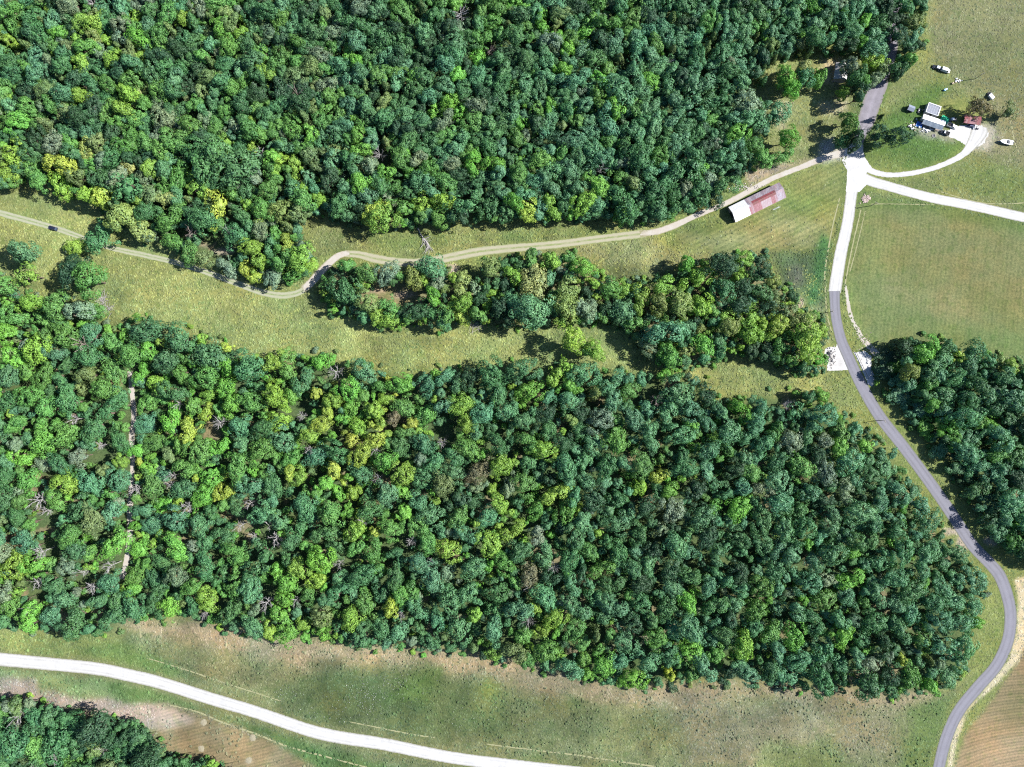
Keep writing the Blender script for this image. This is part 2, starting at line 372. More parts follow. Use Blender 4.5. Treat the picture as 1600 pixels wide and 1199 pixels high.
zone([(1360, 240), (1420, 240), (1410, 266), (1370, 262)], (136, 150, 86), 8, 8, None, 0.7)
zone([(1500, 135), (1545, 150), (1600, 165), (1600, 250), (1550, 235), (1545, 200), (1560, 180)], (164, 156, 112), 12, 14, None, 0.8)
zone([(1525, 190), (1552, 195), (1562, 215), (1545, 232), (1520, 234), (1515, 205)], (205, 192, 172), 7, 10)
zone([(1435, 190), (1478, 205), (1492, 222), (1470, 218), (1430, 207)], (190, 180, 158), 6, 8, None, 0.8)
# clearing beside the hidden cabin
zone([(1185, 105), (1250, 95), (1310, 85), (1330, 130), (1345, 160), (1330, 200), (1315, 240), (1230, 262), (1195, 265), (1205, 215), (1180, 160)], (164, 166, 106), 8, 8)
zone([(1280, 90), (1312, 92), (1305, 130), (1285, 125)], (222, 204, 162), 8, 10)
zone([(1275, 160), (1320, 155), (1322, 172), (1285, 178)], (222, 208, 166), 8, 8)
zone([(1212, 150), (1245, 160), (1225, 200), (1205, 190)], (220, 200, 158), 8, 10, None, 0.9)
zone([(1240, 175), (1290, 180), (1280, 240), (1235, 250)], (140, 146, 96), 12, 12, None, 0.7)
zone([(1283, 222), (1300, 216), (1306, 232), (1330, 236), (1300, 250), (1275, 252)], (216, 204, 184), 6, 8)
zone([(1340, 130), (1370, 200), (1350, 230), (1320, 200)], (128, 140, 88), 8)
zone([(1160, 268), (1210, 258), (1262, 250), (1290, 246), (1240, 262), (1170, 296)], (200, 178, 150), 7, 9)
# lower fields
zone([(-90, 970), (200, 965), (400, 985), (750, 1020), (1000, 1075), (1480, 1080), (1520, 1060), (1475, 1150), (1460, 1280), (-90, 1280)], (146, 150, 104), 10, 10)
zone([(-90, 975), (90, 985), (190, 992), (250, 1040), (200, 1050), (-90, 1018)], (158, 166, 100), 12, 10)
zone([(120, 1012), (200, 1005), (260, 1030), (300, 1060), (200, 1045)], (112, 144, 82), 12, 12, None, 0.8)
zone([(195, 968), (320, 962), (400, 980), (550, 1000), (740, 1018), (850, 1038), (990, 1072), (1150, 1060), (1400, 1078), (1475, 1085), (1440, 1098), (1200, 1095), (1000, 1108), (850, 1085), (700, 1056), (560, 1040), (480, 1052), (380, 1020), (300, 1005), (235, 1000)], (188, 168, 132), 14, 16, 0.65)
zone([(250, 1020), (400, 1040), (500, 1060), (420, 1085), (300, 1050)], (138, 132, 92), 14, 16, None, 0.7)
zone([(470, 1060), (640, 1048), (800, 1085), (1000, 1120), (1060, 1165), (880, 1165), (700, 1135), (520, 1100)], (122, 136, 88), 22, 24, None, 0.7)
zone([(410, 1075), (520, 1045), (640, 1040), (720, 1060), (800, 1080), (790, 1160), (600, 1140), (480, 1120)], (112, 128, 80), 18, 22, None, 0.75)
zone([(640, 1050), (690, 1045), (660, 1095), (610, 1090)], (116, 140, 74), 12, 12, None, 0.8)
spot(508, 1038, 30, 9, (108, 112, 74), 10, 0.8)
spot(764, 1076, 13, 17, (138, 148, 70), 10, 0.6)
spot(898, 1103, 13, 12, (92, 118, 66), 8, 0.9)
zone([(800, 1095), (1060, 1110), (1060, 1165), (900, 1160), (800, 1130)], (134, 136, 92), 16, 16, None, 0.7)
zone([(1065, 1095), (1300, 1085), (1400, 1110), (1390, 1180), (1200, 1199), (1070, 1199)], (170, 156, 124), 20, 22, None, 0.7)
zone([(1200, 1165), (1290, 1150), (1330, 1199), (1310, 1230), (1180, 1230)], (128, 146, 84), 14, 16, None, 0.7)
zone([(1420, 1110), (1475, 1085), (1500, 1085), (1470, 1150), (1450, 1220), (1410, 1200)], (118, 142, 80), 10, 12, None, 0.8)
spot(1310, 1130, 15, 18, (150, 160, 122), 12, 0.5)
zone([(800, 1180), (960, 1199), (1100, 1240), (820, 1215)], (120, 142, 76), 6, 6, None, 0.9)
# between the gravel road and the bottom wood
zone([(-90, 1044), (60, 1052), (190, 1062), (300, 1100), (250, 1110), (170, 1095), (60, 1085), (-90, 1075)], (160, 176, 116), 8, 7, 0.5)
zone([(165, 1065), (230, 1072), (300, 1100), (420, 1145), (600, 1195), (700, 1240), (560, 1240), (420, 1175), (300, 1120), (200, 1110)], (112, 138, 80), 8, 8, 0.6)
a = zone([(250, 1100), (330, 1115), (420, 1160), (560, 1240), (360, 1250), (262, 1190), (245, 1145)], (166, 150, 116), 7, 8, 0.5)
rows(a, (0.25 * px + 0.97 * py) * S * 1.5, 0.7)
zone([(-90, 1064), (52, 1064), (60, 1085), (130, 1088), (190, 1100), (250, 1100), (300, 1125), (258, 1140), (200, 1132), (140, 1115), (60, 1098), (-90, 1090)], (206, 184, 164), 7, 9, 0.35)
for (x, y) in ((318, 1129), (314, 1170), (395, 1153), (389, 1189)): spot(x, y, 5, 5, (212, 192, 160), 3, 0.8, 2)
# field on the far side of the bend
a = zone([(1470, 1290), (1488, 1200), (1505, 1150), (1545, 1098), (1592, 1030), (1600, 960), (1700, 900), (1700, 1290)], (172, 150, 116), 5, 4, 0.5)
rows(a, np.hypot(px - 1640, (py - 1330) * 1.5) * S * 1.1, 0.95)
zone([(1540, 1110), (1590, 1060), (1700, 1000), (1700, 1110), (1580, 1140)], (128, 124, 84), 20, 18, None, 0.55)
zone([(1530, 1160), (1620, 1150), (1700, 1180), (1640, 1240), (1520, 1230)], (200, 172, 138), 20, 18, None, 0.6)
g1 = (vn(px + 900, py, 60, 4) - 0.5) * 2; g2 = (vn(px, py + 700, 22, 4) - 0.5) * 2; g3 = (vn(px * 0.6 + 300, py + 90, 34, 4) - 0.5) * 2
calm = np.where(px > 1318, 0.30, np.where(py > 960, 0.8, 0.75)); col = col * np.clip(1 + calm * (0.42 * g1 + 0.36 * g2), 0.5, 1.6)[:, None]
dryness = (calm * np.clip(g3 * 1.1, -0.6, 0.6))[:, None]; col = col * (1 + dryness * np.array([0.30, 0.10, 0.02])[None])
# verges
for R_, wd, c in ((R_asphalt, 16, (148, 156, 92)), (R_north, 18, (134, 146, 90)), (R_grey, 17, (112, 136, 76)), (R_lower, 15, (150, 150, 104))):
    d = line_d(R_, px, py) + wob * 4
    a = 0.75 / (1 + np.exp(np.clip((d - wd) / 1.6, -40, 40)))
    col = col * (1 - a[:, None]) + np.asarray(alb(*c))[None] * a[:, None]
zone([(1583, 905), (1640, 890), (1640, 930), (1602, 960), (1604, 1000), (1590, 1035), (1550, 1080), (1515, 1110), (1498, 1150), (1490, 1200), (1478, 1200), (1488, 1140), (1512, 1105), (1545, 1065), (1575, 1030), (1590, 985), (1590, 940)], (240, 220, 178), 3, 5, 0.5)
# under the trees: leaf litter
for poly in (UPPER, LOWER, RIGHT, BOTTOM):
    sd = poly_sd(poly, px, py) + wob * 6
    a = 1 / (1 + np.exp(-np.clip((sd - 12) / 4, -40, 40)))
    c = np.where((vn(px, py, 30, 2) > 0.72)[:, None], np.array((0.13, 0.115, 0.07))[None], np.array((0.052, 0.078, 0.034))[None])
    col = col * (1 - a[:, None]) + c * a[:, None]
sd = poly_sd(STRIP, px, py) + wob * 5
a = 1 / (1 + np.exp(-np.clip((sd - 9) / 3, -40, 40)))
col = col * (1 - a[:, None]) + np.array((0.13, 0.125, 0.07))[None] * a[:, None]
for (x, y, rx, ry) in ((322, 384, 9, 4), (348, 393, 20, 7), (590, 455, 12, 3), (632, 461, 18, 3), (706, 420, 9, 7), (1248, 474, 9, 10), (480, 446, 9, 5),
                       (1505, 850, 10, 16), (1490, 830, 16, 5), (1555, 845, 20, 8), (1185, 728, 10, 5), (1003, 1000, 13, 6), (1042, 1010, 8, 4), (720, 965, 14, 5), (1050, 752, 6, 4), (1555, 588, 20, 4), (955, 1013, 9, 4)):
    spot(x, y, rx, ry, (222, 196, 172), 3, 0.9, 5)

jx = np.arange((nx) * (ny)).reshape(ny, nx)
faces = np.stack([jx[:-1, :-1], jx[:-1, 1:], jx[1:, 1:], jx[1:, :-1]], -1).reshape(-1, 4)
verts = np.stack([xw, yw, np.zeros_like(xw)], -1)
B = 6000.0; x0, x1, y0, y1 = gx[0], gx[-1], gy[0], gy[-1]
outer = np.array([(-B, -B, 0), (B, -B, 0), (B, B, 0), (-B, B, 0), (x0, y0, 0), (x1, y0, 0), (x1, y1, 0), (x0, y1, 0)], float)
n0 = len(verts)
verts = np.concatenate([verts, outer]); of = np.array([(0, 1, 5, 4), (1, 2, 6, 5), (2, 3, 7, 6), (3, 0, 4, 7)]) + n0
faces = np.concatenate([faces, of])
oc = np.tile(np.array(alb(120, 132, 80)), (8, 1))
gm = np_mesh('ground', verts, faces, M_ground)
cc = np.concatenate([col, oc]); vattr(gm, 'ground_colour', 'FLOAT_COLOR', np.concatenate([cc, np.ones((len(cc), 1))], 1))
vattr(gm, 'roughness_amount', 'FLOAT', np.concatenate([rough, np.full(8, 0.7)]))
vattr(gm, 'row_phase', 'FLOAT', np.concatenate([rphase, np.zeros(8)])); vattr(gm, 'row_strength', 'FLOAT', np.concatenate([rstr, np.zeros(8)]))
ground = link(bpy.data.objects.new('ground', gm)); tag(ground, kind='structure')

def sample_col(x, y):
    """ground colour under photo pixel arrays"""
    i = np.clip(np.round(((x - 800) * S + GX) / ST).astype(int), 0, nx - 1); j = np.clip(np.round(((599.5 - y) * S + GY) / ST).astype(int), 0, ny - 1)
    return col[j * nx + i]

# ------------------------------------------------------------------ roads, tracks, pads
def smooth_line(pts, step=1.6):
    p = np.asarray(pts, float); out = []
    for i in range(len(p) - 1):
        a, b, c, d = p[max(i - 1, 0)], p[i], p[i + 1], p[min(i + 2, len(p) - 1)]
        n = max(2, int(np.hypot(*(c - b)[:2]) / step))
        for t in np.linspace(0, 1, n, endpoint=False):
            out.append(0.5 * ((2 * b) + (c - a) * t + (2 * a - 5 * b + 4 * c - d) * t * t + (3 * b - a - 3 * c + d) * t ** 3))
    out.append(p[-1]); return np.array(out)
def ribbon(name, pts, mat, z, jit=0.6, seed=1, kind='structure', label=None, fade=(0, 0)):
    L = smooth_line(pts); r = np.random.default_rng(seed)
    t = np.gradient(L[:, :2], axis=0); t /= np.linalg.norm(t, axis=1)[:, None] + 1e-9
    nrm = np.stack([-t[:, 1], t[:, 0]], -1); cols = np.array([-1, -0.75, -0.4, 0, 0.4, 0.75, 1.0]); V = []; A = []
    for k, cx in enumerate(cols):
        w_ = L[:, 2] / 2 * cx
        if abs(cx) == 1:
            w_ = w_ + cx * ((vn(L[:, 0] + 31 * cx, L[:, 1], 12, 3) - 0.5) * 2 * jit + r.normal(0, jit * 0.35, len(L)))
        q = L[:, :2] + nrm * w_[:, None]
        V.append(np.stack([(q[:, 0] - 800) * S, (599.5 - q[:, 1]) * S, np.full(len(L), z)], -1)); A.append(cx + (np.sign(cx) if cx else 1.0) * (1 - abs(cx)) * np.clip(1 - np.minimum(np.arange(len(L)) - 0, 1e9) / max(fade[0], 1e-6), 0, 1) + (np.sign(cx) if cx else 1.0) * (1 - abs(cx)) * np.clip(1 - (len(L) - 1 - np.arange(len(L))) / max(fade[1], 1e-6), 0, 1))
    V = np.stack(V, 1); A = np.stack(A, 1); n, m = V.shape[:2]
    ix = np.arange(n * m).reshape(n, m)
    F = np.stack([ix[:-1, :-1], ix[:-1, 1:], ix[1:, 1:], ix[1:, :-1]], -1).reshape(-1, 4)
    me = np_mesh(name, V.reshape(-1, 3), F, mat); vattr(me, 'across', 'FLOAT', A.ravel())
    if me.polygons[0].normal.z < 0: me.flip_normals()
    o = link(bpy.data.objects.new(name, me)); tag(o, label, None, None, kind); return o
def patch(name, pts, mat, z, jit=1.0, seed=2):
    p = np.asarray(pts, float); out = []; r = np.random.default_rng(seed)
    for i in range(len(p)):
        a, b = p[i], p[(i + 1) % len(p)]; n = max(2, int(np.hypot(*(b - a)) / 1.5))
        for t in np.linspace(0, 1, n, endpoint=False): out.append(a + (b - a) * t + r.normal(0, jit * 0.4, 2) + (vn(a[0] + t * 20, a[1] + i * 9.0, 6, 2) - 0.5) * 2 * jit)
    bm = bmesh.new(); vs = [bm.verts.new(((q[0] - 800) * S, (599.5 - q[1]) * S, z)) for q in out]; f = bm.faces.new(vs)
    if f.normal.z < 0: f.normal_flip()
    bmesh.ops.triangulate(bm, faces=[f]); bmesh.ops.recalc_face_normals(bm, faces=bm.faces)
    me = bpy.data.meshes.new(name); bm.to_mesh(me); bm.free(); me.materials.append(mat)
    if me.polygons[0].normal.z < 0: me.flip_normals()
    return tag(link(bpy.data.objects.new(name, me)), None, None, None, 'structure')

M_gravel = ribbon_material('white_gravel', (0.32, 0.313, 0.30), (0.40, 0.393, 0.38), alb(190, 180, 156), rag=0.10, wear=0.5)
M_asph = ribbon_material('worn_asphalt', (0.135, 0.131, 0.149), (0.160, 0.156, 0.176), alb(150, 146, 130), lane=0.25, rag=0.06, wear=0.55)
M_grey = ribbon_material('grey_road_gravel', (0.135, 0.124, 0.138), (0.185, 0.17, 0.188), alb(170, 158, 140), lane=0.7, rag=0.1)
M_sand = ribbon_material('pale_dirt', alb(240, 218, 192), alb(254, 240, 220), alb(190, 178, 130), rag=0.16)
M_rut = ribbon_material('rutted_grass_track', alb(220, 208, 168), alb(232, 216, 180), alb(176, 182, 116), rut=True, rag=0.16)
M_rutg = ribbon_material('green_rutted_track', alb(214, 210, 166), alb(228, 218, 182), alb(172, 184, 118), rut=True, rag=0.18)
M_line = ribbon_material('trodden_line', alb(204, 196, 142), alb(214, 202, 150), alb(150, 154, 92), rag=0.3)

ribbon('gravel_road', R_lower, M_gravel, 0.030, 0.35, 1)
ribbon('gravel_lane', R_north, M_gravel, 0.034, 0.35, 2)
ribbon('gravel_side_road', R_east, M_gravel, 0.030, 0.4, 3)
ribbon('gravel_driveway', R_drive, M_gravel, 0.026, 0.7, 4)
ribbon('asphalt_road', R_asphalt, M_asph, 0.042, 0.15, 5)
ribbon('grey_lane', R_grey, M_grey, 0.022, 0.6, 6)
ribbon('dirt_track', R_dirt1, M_sand, 0.018, 0.7, 7, fade=(0, 22))
ribbon('farm_track', R_dirt2, M_rut, 0.014, 0.7, 8)
ribbon('sandy_track', R_dirt3, M_sand, 0.018, 0.7, 9, fade=(5, 6))
ribbon('meadow_track', R_dirt4, M_rutg, 0.014, 0.7, 10)
ribbon('woodland_trail', R_trail, M_sand, 0.018, 1.2, 11)
patch('gravel_junction', [(1322, 232), (1335, 222), (1346, 226), (1351, 246), (1362, 262), (1352, 274), (1358, 286), (1342, 300), (1322, 300), (1324, 268), (1316, 252)], M_gravel, 0.038, 0.8)
patch('gravel_yard', [(1455, 198), (1480, 205), (1497, 197), (1515, 195), (1535, 197), (1545, 208), (1538, 224), (1524, 232), (1508, 226), (1492, 217), (1470, 209)], M_gravel, 0.021, 1.2, 5)
M_concrete = ribbon_material('broken_concrete', (0.30, 0.285, 0.27), (0.42, 0.41, 0.395), (0.36, 0.35, 0.33), rag=0.05)
patch('concrete_apron', [(1290, 545), (1296, 542), (1306, 543), (1308, 537), (1312, 536), (1318, 556), (1326, 578), (1292, 580), (1293, 567), (1288, 553)], M_concrete, 0.012, 0.5, 7)
patch('gravel_apron', [(1334, 551), (1352, 549), (1362, 557), (1361, 575), (1366, 588), (1373, 591), (1372, 598), (1362, 604), (1356, 600), (1346, 575)], M_gravel, 0.012, 0.8, 8)
# thin worn lines through the grass
LINES = [[(1345, 328, 1.8), (1340, 350, 1.8), (1332, 385, 1.8), (1325, 420, 2.2), (1320, 447, 2.6)], [(1352, 330, 1.2), (1345, 360, 1.2), (1337, 392, 1.2), (1328, 425, 1.4)],
         [(1360, 319, 1.3), (1400, 319, 1.3), (1460, 320, 1.2)], [(1312, 310, 2), (1303, 345, 2), (1295, 385, 2.2), (1289, 425, 2.2), (1290, 460, 2), (1292, 490, 1.8), (1300, 520, 1.6)],
         [(228, 1028, 1.5), (258, 1037, 1.9), (300, 1050, 2.2), (350, 1067, 2.2), (400, 1083, 2.0), (440, 1096, 1.6)], [(540, 1127, 1.2), (590, 1137, 1.8), (640, 1147, 2.2), (680, 1153, 1.8)],
         [(760, 1163, 1.8), (800, 1168, 2.2), (850, 1174, 2.0), (900, 1180, 2.2), (960, 1189, 2.4), (1030, 1199, 2.4), (1070, 1206, 2.4)],
         [(265, 1102, 2), (310, 1113, 2.6), (350, 1130, 3), (400, 1147, 3), (450, 1167, 3), (500, 1180, 2.6), (560, 1196, 2), (640, 1214, 2)],
         [(216, 972, 3), (219, 985, 4), (221, 1003, 4)], [(1470, 300, 1.2), (1540, 318, 1.6), (1620, 316, 1.6)], [(1580, 190, 1.6), (1585, 220, 2), (1592, 238, 1.6)]]
for i, L_ in enumerate(LINES): ribbon('worn_path', L_, M_line, 0.010, 0.5, 20 + i)
ribbon('worn_path', [(1321, 445, 3), (1325, 470, 5), (1330, 495, 6), (1345, 525, 7), (1360, 543, 10), (1372, 555, 12)], M_sand, 0.010, 1.4, 40)

# ------------------------------------------------------------------ trees
def quads(pos, nrm, size, r, asp=0.62):
    n = len(pos); nrm = nrm / (np.linalg.norm(nrm, axis=1)[:, None] + 1e-9)
    a = np.cross(nrm, r.normal(size=(n, 3))); a /= np.linalg.norm(a, axis=1)[:, None] + 1e-9; b = np.cross(nrm, a)
    s = size[:, None]; fold = nrm * s * 0.18
    V = np.stack([pos + a * s, pos + b * s * asp - fold, pos - a * s, pos - b * s * asp - fold], 1)
    return V
def make_crown(name, seed, lobes, per, lobe_r=(0.26, 0.42), leaf=0.085, zmin=-0.35, spread=0.68, squash=1.0, core=0.36, hole=0.0, cone=False):
    r = np.random.default_rng(seed); pos = []; nrm = []; age = []
    k = np.arange(lobes) + 0.5; z = 1 - (1 - zmin) * k / lobes; th = math.pi * (1 + 5 ** 0.5) * k + r.random() * 6
    d = np.stack([np.sqrt(1 - z * z) * np.cos(th), np.sqrt(1 - z * z) * np.sin(th), z], -1) + r.normal(0, 0.16, (lobes, 3))
    d /= np.linalg.norm(d, axis=1)[:, None]
    sub = r.normal(0, 0.22, (4, 3)) * np.array([1, 1, 0.55]); which = np.argmax(d @ r.normal(size=(3, 4)), axis=1)
    ph = r.random(3) * 6.28
    for i in range(lobes):
        if r.random() < hole: continue
        an = math.atan2(d[i, 1], d[i, 0]); out = 1 + 0.13 * math.sin(2 * an + ph[0]) + 0.10 * math.sin(3 * an + ph[1]) + 0.06 * math.sin(5 * an + ph[2])
        lr = r.uniform(*lobe_r)
        if cone:
            h = r.random() ** 0.8; rad = (1 - h) * 0.72 + 0.05; a0 = r.random() * 6.28
            c = np.array([rad * math.cos(a0), rad * math.sin(a0), -0.9 + 1.8 * h]); lr = 0.16 + 0.16 * (1 - h); dd = np.array([math.cos(a0) * 0.8, math.sin(a0) * 0.8, 0.6])
        else:
            c = d[i] * (spread + r.normal(0, 0.10)) * np.array([out, out, squash]) + sub[which[i]]; dd = d[i]
        n = int(per * (lr / 0.34) ** 1.5); u = r.normal(size=(n * 2, 3)); u /= np.linalg.norm(u, axis=1)[:, None]
        u = u[(u @ dd > -0.25) & (u[:, 2] > -0.6)][:n]
        pos.append(c + u * (lr * r.uniform(0.78, 1.08, len(u)))[:, None] * np.array([1, 1, 0.85])); nrm.append(u + dd * 0.25 + r.normal(0, 0.30, u.shape))
        age.append(np.clip(0.5 + r.normal(0, 0.14) + r.normal(0, 0.2, len(u)), 0, 1))
    pos = np.concatenate(pos); nrm = np.concatenate(nrm); age = np.concatenate(age)
    V = quads(pos, nrm, r.uniform(0.6, 1.25, len(pos)) * leaf, r); n = len(V)
    F = np.arange(n * 4).reshape(n, 4); verts = V.reshape(-1, 3); ages = np.repeat(age, 4)
    if core > 0:
        bm = bmesh.new(); bmesh.ops.create_icosphere(bm, subdivisions=2, radius=1.0)
        cv = np.array([v.co[:] for v in bm.verts]); cf = [[v.index for v in f.verts] for f in bm.faces]; bm.free()
        cv = cv * (core * r.uniform(0.8, 1.1, (len(cv), 1))) - np.array([0, 0, 0.0 if cone else 0.16])
        if cone: cv = cv * np.array([0.8, 0.8, 1.3]); cv[:, :2] *= (0.75 - 0.55 * cv[:, 2:3])
        cf = np.array([(a_, b_, c_, c_) for a_, b_, c_ in cf]); m0 = len(verts)
        verts = np.concatenate([verts, cv]); ages = np.concatenate([ages, np.full(len(cv), 0.35)])
        core_f = cf + m0
        me = bpy.data.meshes.new(name)
        me.from_pydata([tuple(p) for p in verts], [], [tuple(f) for f in F.tolist()] + [tuple(f[:3]) for f in core_f.tolist()])
    else:
        me = np_mesh(name, verts, F, None)
    me.materials.append(M_leaf); vattr(me, 'leaf_age', 'FLOAT', ages); return me
def make_trunk(name, seed, limbs=5, dead=False):
    r = random.Random(seed); mb = MB()
    mb.tube((0, 0, 0), (0.1, 0.05, 0.55), 1.15, 0.8, 7); mb.tube((0.1, 0.05, 0.55), (0, 0.1, 1.0), 0.8, 0.45, 6)
    for k in range(limbs):
        a = 6.28 * k / limbs + r.random(); z = r.uniform(0.5, 0.95); L = r.uniform(5, 9)
        mb.tube((0, 0.05, z), (math.cos(a) * L, math.sin(a) * L, z + r.uniform(0.12, 0.3)), 0.4, 0.14, 5)
    o = mb.build(name, M_bark); me = o.data; bpy.data.objects.remove(o); return me

CROWN = []
for i in range(6): CROWN.append(make_crown('broadleaf_crown', 100 + i, 24, 86, leaf=0.088))                             # 0-5 small and medium broadleaf
for i in range(5): CROWN.append(make_crown('broad_crown', 200 + i, 46, 78, (0.18, 0.35), 0.064, -0.3, 0.72, 0.95, 0.38))  # 6-10 big broadleaf
for i in range(2): CROWN.append(make_crown('open_crown', 300 + i, 34, 42, (0.16, 0.30), 0.08, -0.3, 0.76, 0.9, 0.42, 0.18)) # 11-12 open broadleaf
for i in range(2): CROWN.append(make_crown('cedar_crown', 400 + i, 60, 34, leaf=0.075, core=0.6, cone=True))            # 13-14 cedar
CROWN.append(make_crown('sparse_crown', 500, 26, 22, (0.14, 0.26), 0.075, -0.2, 0.8, 0.8, 0.0, 0.3))                     # 15 thin
TRUNK = [make_trunk('trunk', 600 + i, 5 + i) for i in range(3)]

PAL = {'D': (0.028, 0.076, 0.034), 'DG': (0.054, 0.146, 0.056), 'BG': (0.074, 0.190, 0.094), 'G': (0.082, 0.202, 0.048), 'B': (0.106, 0.272, 0.044), 'YG': (0.150, 0.276, 0.044),
       'Y': (0.235, 0.318, 0.052), 'PY': (0.23, 0.28, 0.108), 'O': (0.106, 0.168, 0.062), 'OY': (0.155, 0.220, 0.064), 'GG': (0.126, 0.190, 0.116), 'BR': (0.128, 0.126, 0.070)}
CNAME = {'D': 'very dark green', 'DG': 'deep green', 'BG': 'blue-green', 'G': 'mid green', 'B': 'bright green', 'YG': 'yellow-green', 'Y': 'golden yellow', 'PY': 'pale straw-yellow',
         'O': 'olive', 'OY': 'olive-yellow', 'GG': 'grey-green', 'BR': 'brownish'}

